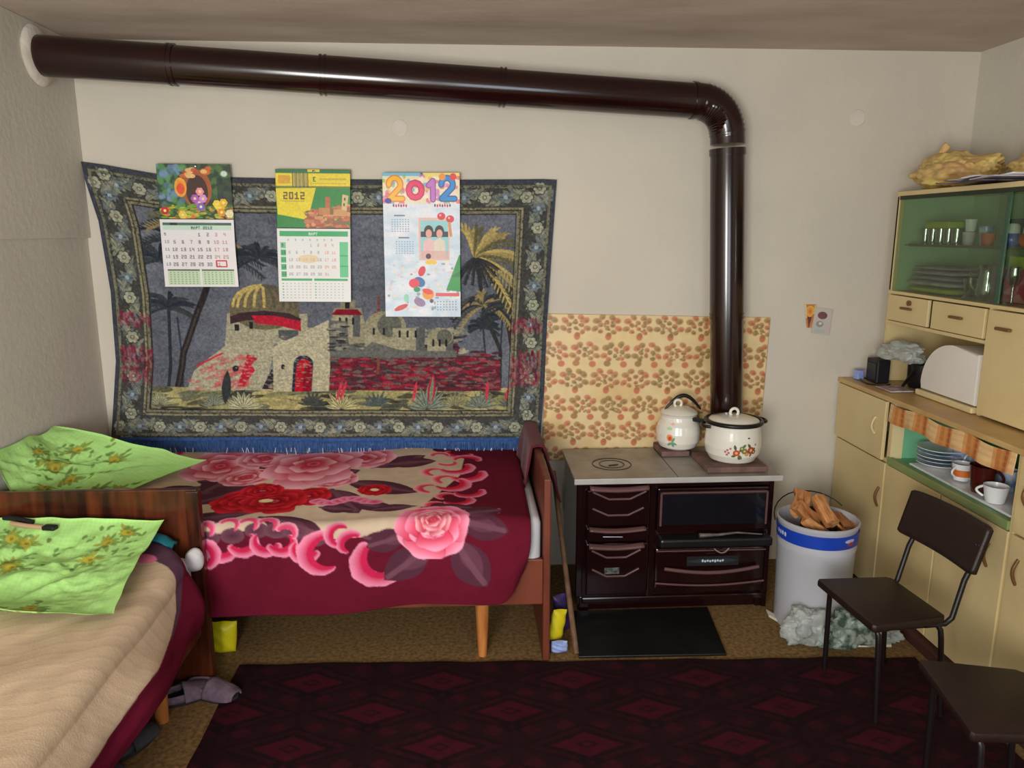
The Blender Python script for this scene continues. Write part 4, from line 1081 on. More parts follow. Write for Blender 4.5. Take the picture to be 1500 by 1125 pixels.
# left column: fire door, ash drawer, lower door
fd = S(MB().bb(.562, .868, 3.392, 3.425, .452, .636, .008), 'fire_door', M['enamel'])
S(MB().grid(lambda u, v: Vector((.572 + .285 * u, 3.392 - .022 * math.sin(PI * v) , .660 - .028 * v - .010 * math.sin(PI * u))), 16, 8), 'handle', M['enamel_highlight'], fd, smooth=180, thick=.004)
S(vmould(.588, .845, .628, .036), 'moulding', M['enamel_highlight'], fd, smooth=60); S(vmould(.588, .835, .545, .034), 'moulding', M['enamel_highlight'], fd, smooth=60)
ad = S(MB().bb(.562, .868, 3.392, 3.425, .372, .444, .008), 'ash_drawer', M['enamel'])
S(MB().grid(lambda u, v: Vector((.572 + .275 * u, 3.392 - .026 * math.sin(PI * v), .452 - .024 * v - .010 * math.sin(PI * u))), 16, 8), 'handle', M['enamel_highlight'], ad, smooth=180, thick=.004)
S(MB().tube([(.64, 3.380, .404), (.735, 3.378, .402)], .0045, 8), 'grip', M['chrome'], ad, smooth=60)
ld = S(MB().bb(.562, .868, 3.392, 3.425, .092, .364, .008), 'lower_door', M['enamel'])
S(MB().grid(lambda u, v: Vector((.572 + .270 * u, 3.392 - .026 * math.sin(PI * v), .368 - .030 * v - .010 * math.sin(PI * u))), 16, 8), 'handle', M['enamel_highlight'], ld, smooth=180, thick=.004)
S(vmould(.588, .828, .330, .036), 'moulding', M['enamel_highlight'], ld, smooth=60); S(vmould(.592, .822, .232, .036), 'moulding', M['enamel_highlight'], ld, smooth=60)
S(MB().box((.69, 3.390, .222), (.075, .006, .034), .003), 'rating_plate', mat('grey_plate', (96, 100, 98), .5, rgb2=(50, 56, 54), scale=60, lo=.45, hi=.55), ld)
# right column: oven with glass, ledge, warming drawer
ov = S(MB().bb(.905, 1.452, 3.394, 3.425, .415, .638, .008), 'oven_door', M['enamel'])
S(MB().bb(.925, 1.435, 3.386, 3.396, .452, .612, .004), 'oven_glass', M['ovenglass'], ov)
S(MB().bb(.915, 1.445, 3.384, 3.398, .612, .620, .002).bb(.915, .925, 3.384, 3.398, .448, .620, .002).bb(1.435, 1.445, 3.384, 3.398, .448, .620, .002), 'glass_frame', M['enamel_highlight'], ov)
S(MB().bb(.915, 1.47, 3.35, 3.425, .346, .392, .012), 'oven_ledge', M['black'])
dr = S(MB().bb(.905, 1.452, 3.394, 3.425, .118, .328, .008), 'warming_drawer', M['enamel'])
S(MB().tube([(.905, 3.388, .318), (1.45, 3.388, .316)], .004, 8), 'drawer_trim', M['enamel_highlight'], dr, smooth=60)
S(MB().tube([(.945 + .47 * t / 14, 3.375 - .012 * math.sin(PI * t / 14), .232 - .020 * math.sin(PI * t / 14)) for t in range(15)], .0095, 8), 'handle', M['enamel_highlight'], dr, smooth=60)
S(MB().tube([(.905 + .545 * t / 14, 3.386, .152 - .018 * math.sin(PI * t / 14)) for t in range(15)], .0055, 8), 'drawer_trim', M['enamel_highlight'], dr, smooth=60)
p = Paint(26, 5, 8, (30, 30, 34)); p.poly([(0, 2.6), (6, 1.4), (20, 1.4), (26, 2.4), (20, 3.6), (6, 3.6)], (40, 52, 50))
for k in range(9): p.ell(8 + k * 1.25, 2.4 + .25 * (k % 2), .5, .75 if k in (0, 5) else .55, (190, 206, 216))
lb = sheet('badge', p, lambda U, V: (1.06 + .26 * U, 3.3925 + 0 * U, .285 - .05 * V), M['P_board'], dr)
S(MB().tube([(1.155, 3.388, .302), (1.20, 3.388, .302)], .003, 6), 'badge_rule', M['chrome'], dr)
# cloth or tongs lying on the ledge
tag(MB().tube([(1.11, 3.375, .402), (1.20, 3.372, .404), (1.30, 3.385, .408), (1.42, 3.372, .402)], [.012, .008, .005, .004], 8).build('fire_tongs', mat('tarnished_metal', (140, 130, 122), .45, .6, rgb2=(90, 84, 80), scale=20), smooth=60),
    'thin tarnished metal tongs lying on the black ledge below the oven', 'tongs')
tag(MB().tube([(1.175 + .075 * t / 8, 3.345 - .008 * math.sin(PI * t / 8), .345 - .020 * math.sin(PI * t / 8)) for t in range(9)], .0055, 8).build('hook', M['chrome'], smooth=60),
    'small bright metal hook hanging under the oven ledge', 'hook')

# hearth sheet
tag(MB().prism([(.472, 2.992), (1.130, 2.975), (1.178, 3.40), (.505, 3.40)], .012, 'z', (0, 0, .0), .003).build('hearth_sheet', M['hearth']), 'black metal hearth sheet on the floor in front of the stove', 'hearth sheet')

# pipe
PZ = 2.485
pipe = empty('stove_pipe', (1.37, 3.80, .69), 'dark maroon enamelled stove pipe rising from the stove and crossing to the left wall', 'stove pipe')
def PT(mb, n, m, pr=None, **k): return child(mb, n, m, pr or pipe, **k)
va, vb = Vector((1.372, 3.80, .692)), Vector((1.288, 3.80, 2.285))
ha, hb = Vector((1.115, 3.795, 2.468)), Vector((-1.864, 3.627, 2.5993))
R0 = .083
def seg(a, b, t0, t1, r0, r1): return MB().tube([a.lerp(b, t0), a.lerp(b, t1)], [r0, r1], 40)
PT(seg(va, vb, 0, .46, R0, R0), 'pipe_section', M['pipe'], smooth=50); PT(seg(va, vb, .455, .975, R0 + .003, R0 + .001), 'pipe_section', M['pipe'], smooth=50)
for t in (.45, .462): PT(seg(va, vb, t, t + .005, R0 + .005, R0 + .005), 'crimp_ring', M['pipe'], smooth=50)
cuts = [0, .125, .275, .545, .79, 1]
cuts = [0, .31, .585, .805, 1]
for i in range(4):
    PT(seg(ha, hb, cuts[i], cuts[i + 1] + (.01 if i < 3 else 0), R0 + .003 * (i % 2), R0 + .003 * (i % 2)), 'pipe_section', M['pipe'], smooth=50)
    if 0 < i:
        for d in (0, .007): PT(seg(ha, hb, cuts[i] + d, cuts[i] + d + .003, R0 + .007, R0 + .007), 'crimp_ring', M['pipe'], smooth=50)
PT(seg(ha, hb, .0, .006, R0 + .005, R0 + .005), 'crimp_ring', M['pipe'], smooth=50)
# elbow with pleats
n = 34; pts = []; rs = []
P1_, P2_ = vb + (va - vb).normalized() * .02, ha + (hb - ha).normalized() * .005
K = Vector((1.285, 3.80, 2.462))
for i in range(n + 1):
    t = i / n; q = (1 - t) ** 2 * P1_ + 2 * t * (1 - t) * (K * 1.0) + t * t * P2_
    # rounder than a plain parabola
    q = q + (K - q).normalized() * (-.0) ; pts.append(q); rs.append(R0 + .002 + (.0035 if (i % 2 and 4 < i < n - 4) else 0))
PT(MB().tube(pts, rs, 40), 'elbow', M['pipe'], smooth=50)
PT(seg(va, vb, .955, .975, R0 + .006, R0 + .006), 'crimp_ring', M['pipe'], smooth=50)
tag(MB().lathe([(R0 + .002, -.002), (.122, -.002), (.128, .008), (.116, .022), (R0 + .002, .026)], (XL + .018, 3.63, 2.600), 44, (0, PI / 2, 0)).build('pipe_rosette', M['plaster_ring'], smooth=60),
    'white plaster ring around the stove pipe hole in the left wall', 'rosette')

# tiles and pots on the stove
def tile(x0, x1, y0, y1, label):
    m = MB().bb(x0, x1, y0, y1, .696, .724, .004)
    return tag(m.build('stone_tile', M['tile']), label, 'tile')
tile(1.155, 1.455, 3.435, 3.70, 'reddish stone tile under the front pot on the hotplate')
tile(1.0, 1.148, 3.715, 3.90, 'dark stone tile under the rear pot on the hotplate')
def pot_mesh(prof, c, motif, name='body'):
    """enamel wall painted with a flower spray, v = height"""
    zs = [z for r, z in prof]; rs_ = [r for r, z in prof]; H = zs[-1] - zs[0]
    Rm = max(rs_)
    w, h = 2 * PI * Rm * 100, sum(math.hypot(rs_[i + 1] - rs_[i], zs[i + 1] - zs[i]) for i in range(len(zs) - 1)) * 100
    p = Paint(w, h, 5, (232, 229, 218)); motif(p, w, h)
    acc = [0]
    for i in range(len(zs) - 1): acc.append(acc[-1] + math.hypot(rs_[i + 1] - rs_[i], zs[i + 1] - zs[i]))
    acc = np.array(acc) / acc[-1]
    def fn(U, V):
        r_ = np.interp(1 - V, acc, rs_); z = np.interp(1 - V, acc, zs); a = -PI / 2 + (U - .5) * 2 * PI
        return c[0] + r_ * np.cos(a), c[1] + r_ * np.sin(a), c[2] + z
    return p, fn
def spray(p, x, y, s, cols):
    r = random.Random(5)
    for k in range(16):
        a = r.uniform(0, 6.3); p.leaf(x + r.uniform(-4, 4) * s, y + r.uniform(-1.6, 1.6) * s, 2.6 * s, .6 * s, a, r.choice([(90, 110, 60), (70, 100, 60), (120, 110, 70)]))
    for (dx, dy, q, c) in cols: p.ell(x + dx * s, y + dy * s, q * s, q * .9 * s, c); p.ell(x + dx * s, y + dy * s, q * .4 * s, q * .4 * s, (226, 190, 120))
fp = empty('enamel_pot', (1.318, 3.568, .724), 'white enamel pot with black rim and flower spray on the front tile of the stove', 'pot')
prof = [(.0, 0), (.085, 0.0), (.112, .012), (.132, .045), (.138, .085), (.135, .125), (.130, .165), (.128, .185), (.132, .20)]
def m1(p, w, h):
    spray(p, w * .5 + 1.0, h * .40, 1.15, ((-3.2, .6, 1.5, (206, 80, 60)), (.2, -.2, 1.3, (130, 120, 60)), (3.2, -.4, 1.7, (170, 60, 60)), (4.8, .4, 1.1, (130, 50, 60)), (-1, -1.4, 1.0, (90, 130, 90)), (1.4, 1.2, .9, (190, 150, 60))))
    for (dx, dy) in ((-7, -.6), (-6.4, .8), (-8, .4), (-5.6, -1.4), (-7.2, 1.8), (7.6, -3)): p.ell(w * .5 + dx, h * .4 + dy, .6, .55, (190, 100, 110))
    p.ell(w * .5 + 3.5, h * .19, .7, .35, (30, 30, 30))
pp, fnn = pot_mesh(prof, (1.318, 3.568, .724), m1)
o = sheet('body', pp, fnn, M['P_pot'], fp); o.matrix_parent_inverse = Matrix.Translation(fp.location).inverted()
child(MB().tube([(1.318 + .134 * math.cos(a * PI / 20), 3.568 + .134 * math.sin(a * PI / 20), .925) for a in range(40)], .011, 10, closed=True), 'rim', M['black'], fp, smooth=60)
child(MB().lathe([(.126, .0), (.118, .010), (.06, .026), (0, .030)], (1.318, 3.568, .926), 36), 'lid', M['whiteenamel'], fp, smooth=60)
lid = [c for c in fp.children if c.name.startswith('lid')][0]
child(MB().tube([(1.318 + .020 * math.cos(a * PI / 10), 3.568, .966 + .020 * math.sin(a * PI / 10)) for a in range(-3, 14)], .0075, 8), 'knob', M['whiteenamel'], lid, smooth=60)
for sx in (-1, 1):
    child(MB().tube([(1.318 + sx * (.130 + .030 * math.sin(PI * t / 8)), 3.568 + .045 * math.cos(PI * t / 8), .895 + (.030 if sx > 0 else .01)) for t in range(9)], .008, 8), 'handle', M['black'], fp, smooth=60)

rp = empty('enamel_pot', (1.105, 3.795, .724), 'white enamel pot with tilted lid and orange flower standing behind on the stove', 'pot')
prof = [(.0, 0), (.07, 0.0), (.096, .014), (.112, .045), (.115, .09), (.108, .13), (.095, .155), (.09, .175), (.098, .19)]
def m2(p, w, h):
    p.ell(w * .5 - 7.5, h * .42, 1.7, 1.9, (240, 150, 110)); p.ell(w * .5 - 7.4, h * .43, .9, 1.1, (206, 90, 30))
    for a in (0.4, 1.2, 2.4, -1): p.leaf(w * .5 - 6.5, h * .5, 3.2, .7, a, (120, 160, 120))
    p.ell(w * .5 - 8, h * .25, 1.6, .9, (190, 214, 170)); p.ell(w * .5 - 6.5, h * .16, 1.2, .8, (240, 190, 170))
pp, fnn = pot_mesh(prof, (1.105, 3.795, .724), m2)
o = sheet('body', pp, fnn, M['P_pot'], rp); o.matrix_parent_inverse = Matrix.Translation(rp.location).inverted()
child(MB().lathe([(.098, .0), (.09, .010), (.05, .030), (0, .036)], (1.105, 3.795, .915), 36), 'lid', M['whiteenamel'], rp, smooth=60)
lid = [c for c in rp.children if c.name.startswith('lid')][0]
child(MB().tube([(1.095 + .019 * math.cos(a * PI / 10), 3.785, .965 + .019 * math.sin(a * PI / 10)) for a in range(-3, 14)], .0075, 8), 'knob', M['whiteenamel'], lid, smooth=60)
child(MB().box((1.185, 3.71, .892), (.075, .02, .022), .006, (0, .05, -.6)), 'handle', M['black'], rp)
child(MB().tube([(1.03 + .19 * t / 12, 3.795, .93 + .075 * math.sin(PI * t / 12)) for t in range(13)], [.005 + .006 * math.sin(PI * t / 12) for t in range(13)], 8), 'bail_handle', M['black'], rp, smooth=60)

# ================================================================== BUCKET AND FIREWOOD
bk = empty('bucket', (1.637, 3.26, 0), 'white tin bucket with blue band holding firewood beside the stove', 'bucket')
BC = (1.637, 3.26, 0)
child(MB().lathe([(a_ * .93, b_ * 1.07) for a_, b_ in [(0, .012), (.172, .012), (.174, .0), (.178, .02), (.187, .37), (.192, .385), (.187, .40), (.192, .475), (.198, .482), (.198, .494), (.190, .496), (.186, .485), (.180, .38), (.17, .03), (0, .022)]], BC, 56), 'body', M['bucket'], bk, smooth=50)
p = Paint(62, 5.6, 6, (22, 62, 176))
for k in range(8): p.ell(14.0 + k * 1.0, 2.7 + .15 * (k % 2), .36, .95, (226, 232, 244) if k > 3 else (110, 120, 200), al=.85)
p.ell(38, 2.2, 1.6, .8, (180, 190, 220)); p.ell(38.4, 3.6, 1.0, .9, (150, 60, 70)); p.rect(36, 4.4, 41, 4.8, (90, 60, 110)); p.noise(2, .05)
def bandfn(U, V):
    a = -PI / 2 - .28 + (U - .5) * 2 * PI; z = .500 - V * .062; r_ = .1775 + (z - .43) * .06
    return BC[0] + r_ * np.cos(a), BC[1] + r_ * np.sin(a), z
o = sheet('blue_band', p, bandfn, M['P_board'], bk, .0015, 1); o.matrix_parent_inverse = Matrix.Translation(bk.location).inverted(); o['label'] = 'blue band with white lettering'
child(MB().tube([(BC[0] + .184 * math.cos(t * PI / 14 - .0) , BC[1] + .12 * math.sin(t * PI / 14) + .05, .50 + .10 * math.sin(t * PI / 14)) for t in range(2, 15)], .003, 8), 'wire_handle', M['black'], bk, smooth=60)
child(MB().tube([(BC[0] + .180, BC[1] - .04, .47), (BC[0] + .184, BC[1] + .03, .50)], .004, 8), 'handle_lug', M['black'], bk)

def log(c, L, w, rot, label, kind=0, seed=0):
    """split log: wedge of wood, bark on the back"""
    r = random.Random(seed); m = MB(); n = 9
    sec = [(0, 0)] + [(w * math.cos(a), w * math.sin(a)) for a in [(-.55 + 1.1 * k / 5) for k in range(6)]] if kind == 0 else [(w * .5 * math.cos(a) * r.uniform(.85, 1.1), w * .5 * math.sin(a) * r.uniform(.85, 1.1)) for a in [k * PI / 5 for k in range(10)]]
    rings = []
    for i in range(n + 1):
        t = i / n; k = 1 + .06 * math.sin(t * 5 + seed); ox = .006 * math.sin(t * 4 + seed)
        rings.append([m.b.verts.new(Vector((a * k + ox + r.uniform(-.002, .002), b_ * k + r.uniform(-.002, .002), (t - .5) * L))) for a, b_ in sec])
    q = len(sec)
    for A, B in zip(rings, rings[1:]):
        for j in range(q): m.b.faces.new((A[j], A[(j + 1) % q], B[(j + 1) % q], B[j]))
    m.b.faces.new(list(reversed(rings[0]))); m.b.faces.new(rings[-1])
    o = m.build('firewood_log', M['bark'] if kind < 2 else M['bark2'], smooth=25)
    o.location = c; o.rotation_euler = rot
    return tag(o, label, 'log', 'firewood in the bucket')
log((1.565, 3.20, .53), .17, .070, (-.75, -.25, 1.3), 'split orange firewood log at the left front of the bucket', 0, 1)
log((1.600, 3.28, .60), .13, .075, (1.15, .25, 2.6), 'broad split log lying highest at the back of the pile', 0, 2)
log((1.645, 3.22, .575), .15, .065, (-.95, .35, .4), 'small rounded log end in the middle of the bucket pile', 1, 3)
log((1.615, 3.16, .52), .15, .055, (-.8, .4, 1.9), 'short orange split log low at the front of the bucket', 0, 4)
log((1.730, 3.27, .52), .13, .085, (-1.25, .75, .3), 'pale split log leaning at the right side of the bucket', 0, 5)
log((1.690, 3.32, .43), .24, .13, (.3, -.3, 0), 'dark bark-covered log in the centre of the bucket', 2, 6)
log((1.605, 3.28, .41), .20, .11, (.1, .2, 1), 'dark rough bark log deep in the left of the bucket', 2, 8)
log((1.715, 3.17, .50), .13, .014, (-.6, -.6, 0), 'thin pale stick lying across the bucket rim', 1, 7)

# tray with plastic bags at the bucket foot
tag(MB().prism([(1.452, 3.30), (1.58, 3.02), (1.90, 3.00), (1.93, 3.06), (1.60, 3.08), (1.462, 3.36)], .012, 'z', (0, 0, 0), .003).build('tray', M['whiteenamel']), 'thin white tray on the floor under the plastic bags by the bucket', 'tray')
lump('plastic_bag', (1.535, 3.055, .085), (.10, .06, .095), M['bag'], 'crumpled clear white plastic bag on the floor left of the bucket foot', 'plastic bag', 2, .55, 5)
lump('plastic_bag', (1.70, 3.02, .075), (.13, .055, .085), M['baggreen'], 'crumpled green-tinted plastic bag on the floor in front of the bucket', 'plastic bag', 6, .6, 5)
lump('plastic_bag', (1.88, 3.06, .045), (.09, .05, .05), M['bag'], 'flattened clear plastic bag on the floor beside the cabinet plinth', 'plastic bag', 9, .6, 5)

# ================================================================== CABINET
CX, CXU = 2.037, 2.20
cb = empty('kitchen_cabinet', (2.33, 3.0, 0), 'tall cream kitchen cabinet with glass case, drawers and mint niche on the right wall', 'cabinet')
Cc = lambda mb, n, m, pr=None, **k: child(mb, n, m, pr or cb, **k)
Y0, Y1 = 2.08, 3.944
g = MB()
g.bb(CX + .012, XR - .01, Y1 - .018, Y1, .05, 1.045)          # far side
g.bb(CX + .012, XR - .01, Y0, Y0 + .018, .05, 1.045)
g.bb(CX + .012, XR - .01, Y0, Y1, .05, .075)
g.bb(XR - .03, XR - .01, Y0, Y1, .05, 1.045)
for y in (3.425, 2.565): g.bb(CX + .006, XR - .01, y - .009, y + .009, .05, 1.045)
g.bb(CX + .010, XR - .01, Y0, Y1, .735, .755)
Cc(g, 'lower_carcass', M['cab'])
Cc(MB().bb(CX - .012, XR - .012, Y0, Y1 + .003, 1.040, 1.064, .004), 'worktop', mat('worktop_laminate', (206, 176, 116), .4, rgb2=(188, 150, 96), scale=5))
Cc(MB().bb(CX - .035, XR - .02, Y0, 3.70, .0, .048, .003), 'plinth', M['plinth'])
# mint lining of the niche
nl = Cc(MB().bb(2.10, XR - .04, 3.405, 3.4155, .757, 1.038).bb(XR - .045, XR - .031, 2.575, 3.415, .757, 1.038).bb(CX + .012, XR - .04, 2.575, 3.415, .756, .764), 'niche_lining', M['mint'])
Cc(MB().bb(CX + .004, 2.10, 3.402, 3.4155, .757, 1.038), 'niche_edge', M['cab2'])
Cc(MB().bb(CX - .004, CX + .02, 2.575, 3.415, .735, .772, .003), 'niche_sill', mat('sill_green', (128, 150, 92), .5, rgb2=(150, 160, 104), scale=8))
def door(y0, y1, z0, z1, x=CX, hy=None, hz=None, vert=True, name='door', ang=0.0, hl=.10, hm=None):
    d = Cc(MB().bb(x, x + .018, y0 + .003, y1 - .003, z0, z1, .003), name, M['cab'])
    if hy is not None:
        if vert: pts = [(x - .018 * math.sin(PI * t / 8) - .001, hy, hz + hl / 2 - hl * t / 8) for t in range(9)]
        else: pts = [(x - .018 * math.sin(PI * t / 8) - .001, hy + hl / 2 - hl * t / 8, hz) for t in range(9)]
        Cc(MB().tube(pts, .0065, 8), 'handle', hm or M['brownhandle'], d, smooth=60)
    return d
# upper small door stands ajar a little: its front edge proud of the frame
dA = door(3.45, 3.93, .742, 1.036, CX - .012, 3.53, .90, True, hl=.085, hm=M['cab2'])
door(3.43, 3.93, .06, .73, CX, 3.46, .55, True, hl=.10)
door(2.99, 3.42, .06, .73, CX, None, None)
door(2.57, 2.985, .06, .73, CX, 2.66, .60, True, hl=.10)
door(2.09, 2.56, .06, .73, CX, 2.50, .60, True, hl=.10)
door(2.09, 2.56, .742, 1.036, CX, 2.50, .90, True, hl=.085)
# upper unit
UY1 = 3.84
g = MB()
g.bb(CXU + .004, XR - .01, UY1 - .018, UY1, 1.066, 2.040); g.bb(CXU + .004, XR - .01, Y0, Y0 + .018, 1.066, 2.040)
g.bb(CXU, XR - .01, Y0, UY1, 2.022, 2.044, .003)
g.bb(CXU, XR - .01, Y0, UY1, 1.530, 1.546, .003)
g.bb(CXU, XR - .01, 3.055, UY1, 1.375, 1.392, .003)
g.bb(CXU + .002, XR - .01, 3.040, 3.056, 1.066, 1.53)
g.bb(XR - .03, XR - .01, Y0, UY1, 1.066, 2.04)
Cc(g, 'upper_carcass', M['cab'])
Cc(MB().bb(CXU + .03, XR - .032, UY1 - .024, UY1 - .019, 1.548, 2.02).bb(XR - .038, XR - .031, 2.1, UY1 - .02, 1.548, 2.02), 'case_lining', mat('case_lining_green', (176, 204, 166), .6, rgb2=(164, 192, 154), scale=3))
Cc(MB().bb(CXU + .004, CXU + .03, 2.1, UY1 - .02, 2.004, 2.022).bb(CXU + .004, CXU + .03, 3.826, 3.838, 1.548, 2.02), 'sliding_track', mat('dark_green_track', (48, 58, 40), .6))
gd = Cc(MB().bb(CXU + .008, CXU + .012, 3.04, 3.824, 1.548, 2.006), 'glass_door', M['paneglass'])
gd2 = Cc(MB().bb(CXU + .018, CXU + .022, 2.10, 3.10, 1.548, 2.006), 'glass_door', M['paneglass'])
Cc(MB().bb(CXU + .05, XR - .035, 2.1, UY1 - .025, 1.775, 1.783), 'glass_shelf', M['paneglass'])
Cc(MB().bb(CXU + .048, CXU + .052, 2.1, UY1 - .06, 1.773, 1.785), 'shelf_edge', mat('shelf_edge_green', (96, 100, 52), .4))
Cc(MB().bb(CXU + .006, CXU + .014, 3.02, 3.04, 1.548, 2.006), 'glass_edge', mat('glass_edge_green', (60, 92, 70), .3))
def drawer(y0, y1, open_=0.0):
    d = Cc(MB().bb(CXU - .006 - open_, CXU + .010 - open_, y0, y1, 1.396, 1.525, .003), 'drawer', M['cab'])
    yc = (y0 + y1) / 2
    Cc(MB().box((CXU - .018 - open_, yc - .01, 1.468), (.018, .085, .012), .004), 'handle', M['brownhandle'], d)
    return d
d1 = drawer(3.47, 3.82); drawer(3.07, 3.44)
Cc(MB().lathe([(0, 0), (.012, 0), (.014, .012), (0, .016)], (CXU - .006, 3.62, 1.497), 14, (0, -PI / 2, 0)), 'knob', M['brownhandle'], d1)
# lower right doors of the upper unit
dd = Cc(MB().bb(CXU - .010, CXU + .008, 2.57, 3.045, 1.075, 1.525, .003), 'door', M['cab'])
Cc(MB().box((CXU - .022, 2.93, 1.455), (.018, .085, .013), .004), 'handle', M['brownhandle'], dd)
dd = Cc(MB().bb(CXU - .010, CXU + .008, 2.10, 2.56, 1.075, 1.525, .003), 'door', M['cab'])
Cc(MB().box((CXU - .022, 2.3, 1.455), (.018, .085, .013), .004), 'handle', M['brownhandle'], dd)

# curtain strip across the niche
p = Paint(86, 12, 5, (226, 190, 138))
for k in range(5):
    x = 3 + k * 17.5
    p.rect(x, 0, x + 10, 12, (206, 140, 74), .7); p.rect(x + 2, 0, x + 8, 12, (190, 104, 50), .6); p.rect(x + 4.4, 0, x + 6.2, 12, (214, 160, 90), .6); p.rect(x + 7.2, 0, x + 9, 12, (166, 76, 44), .7)
for y in (2, 5.5, 9): p.rect(0, y, 86, y + 1.2, (214, 150, 84), .3)
p.rect(0, 10, 86, 12, (190, 110, 60), .25); p.noise(2, .08)
def cfn(U, V):
    Y = 3.418 - U * .85; return CX - .008 - .004 * np.sin(U * 34) * (V + .2) - .006 * V, Y, 1.036 - .085 * V - .006 * np.sin(U * 17)
tag(sheet('valance_curtain', p, cfn, M['P_cloth'], None, .002), 'short orange checked curtain strip hanging over the cabinet niche', 'curtain')

# ---- things in the niche
def bowl(name, c, prof, m, label, cat, group=None, parent=None, seg=28):
    o = MB().lathe(prof, c, seg).build(name, m, parent, smooth=45)
    if label: tag(o, label, cat, group)
    return o
plate_prof = lambda r: [(0, 0), (r * .55, 0), (r * .62, .004), (r, .014), (r, .017), (r * .6, .008), (0, .006)]
tag(MB().bb(2.075, 2.36, 2.62, 3.30, .765, .776, .006).build('serving_tray', M['white']), 'white serving tray under the crockery in the cabinet niche', 'tray')
for k in range(5):
    bowl('glass_plate', (2.19, 3.25, .778 + k * .0175), plate_prof(.098 - .004 * (k % 2)), M['blueish'] if k % 2 else M['white'],
         ['lowest', 'second lowest', 'middle', 'second highest', 'topmost'][k] + ' plate of the stacked plates in the cabinet niche', 'plate', 'plates stacked in the niche')
bowl('saucer', (2.20, 3.06, .778), plate_prof(.07), M['white'], 'white saucer lying beside the stacked plates in the niche', 'saucer')
def cup(c, r, h, m, label, hand, hm=None, band=None, cat='cup', flare=1.0):
    o = MB().lathe([(0, 0), (r * .72, 0), (r * .82 * flare, h * .25), (r, h), (r * .94, h), (r * .78 * flare, h * .25), (r * .6, h * .06), (0, h * .05)], c, 28).build(cat.replace(' ', '_'), m, smooth=45)
    tag(o, label, cat)
    if hand is not None:
        d = Vector((math.cos(hand), math.sin(hand), 0))
        MB().tube([Vector(c) + d * (r * .9 + r * .55 * math.sin(PI * t / 8)) + Vector((0, 0, h * (.85 - .62 * t / 8))) for t in range(9)], r * .11, 8).build('handle', hm or m, o, smooth=60)
    return o
o = cup((2.15, 3.03, .782), .042, .075, M['white'], 'small white cup with orange print between plates and dark mug', PI * 1.1)
MB().lathe([(.0385, .02), (.0405, .05)], (2.15, 3.03, .782), 28).build('print_band', M['orange'], o, smooth=60)
cup((2.14, 2.885, .778), .052, .115, M['amber'], 'dark red-brown glazed mug in the cabinet niche', -.6, cat='mug')
cup((2.115, 2.765, .778), .047, .07, M['white'], 'white handled coffee cup at the front of the niche tray', PI * .75)
cup((2.26, 2.90, .778), .04, .09, M['blueish'], 'pale blue patterned cup behind the dark mug', None)
cup((2.27, 3.10, .798), .045, .10, M['blueish'], 'blue and white jug cup behind the white saucer', PI, cat='jug')
cup((2.24, 2.74, .778), .04, .085, M['orange'], 'orange cup at the right back of the niche', None)
lump('fruit', (2.30, 3.22, .89), (.025, .025, .022), M['ygreen'], None, None, 3, .05, 3); bpy.data.objects['fruit'].location = (0, 0, 0)
tag(bpy.data.objects['fruit'], 'small yellow-green fruit on top behind the plate stack', 'fruit')
bowl('glass_bowl', (2.30, 3.22, .778), [(0, 0), (.05, 0), (.075, .045), (.085, .09), (.082, .09), (.07, .045), (0, .01)], M['blueish'], 'pale glass bowl behind the plate stack in the niche', 'bowl')

# ---- on the worktop
bb_ = empty('bread_box', (2.33, 3.27, 1.066), 'white roll-top bread box on the cabinet worktop', 'bread box')
poly = [(3.075, 1.10), (3.075, 1.325)] + [(3.25 + .218 * math.sin(a), 1.135 + .205 * math.cos(a)) for a in [k * PI / 2 / 12 for k in range(13)]] + [(3.468, 1.10)]
child(MB().prism(poly, .26, 'x', (2.195, 0, 0), .008), 'body', M['breadbox'], bb_, smooth=40)
child(MB().bb(2.185, 2.47, 3.07, 3.49, 1.066, 1.094, .006), 'base', M['cab2'], bb_)
rd = empty('radio', (2.17, 3.80, 1.066), 'black radio box on the left end of the cabinet worktop', 'radio')
child(MB().bb(2.125, 2.195, 3.735, 3.845, 1.067, 1.19, .006), 'case', M['blackcloth'], rd)
child(MB().bb(2.121, 2.126, 3.75, 3.83, 1.08, 1.17, .002), 'speaker_grille', M['black'], rd)
child(MB().tube([(2.15, 3.84, 1.075), (2.11, 3.87, 1.072), (2.08, 3.80, 1.07), (2.075, 3.72, 1.07), (2.13, 3.66, 1.07), (2.18, 3.70, 1.07)], .004, 6), 'cable', M['black'], rd, smooth=60)
lump('plastic_bag', (2.20, 3.655, 1.245), (.085, .155, .05), M['bag'], 'crumpled pale plastic bag on top of the radio and saucepan', 'plastic bag', 12, .45, 5)
sp = MB().lathe([(0, 0), (.07, 0), (.078, .02), (.08, .12), (.075, .12), (.07, .02), (0, .01)], (2.32, 3.64, 1.067), 28).build('saucepan', M['black'], smooth=45); tag(sp, 'dark saucepan behind the radio under the plastic bag', 'saucepan')
MB().tube([(2.25, 3.61, 1.15), (2.19, 3.56, 1.13), (2.14, 3.52, 1.10)], .008, 8).build('handle', M['black'], sp, smooth=60)
tag(MB().box((2.10, 3.87, 1.092), (.04, .04, .05), .004, (0, 0, .2)).build('small_box', M['bluepkt']), 'small pale blue box at the far left edge of the worktop', 'box')
tag(MB().bb(2.08, 2.20, 3.52, 3.66, 1.067, 1.073, .002).build('magazine', mat('magazine_print', (150, 90, 96), .5, rgb2=(206, 200, 206), scale=22)), 'flat reddish magazine on the worktop between radio and bread box', 'magazine')

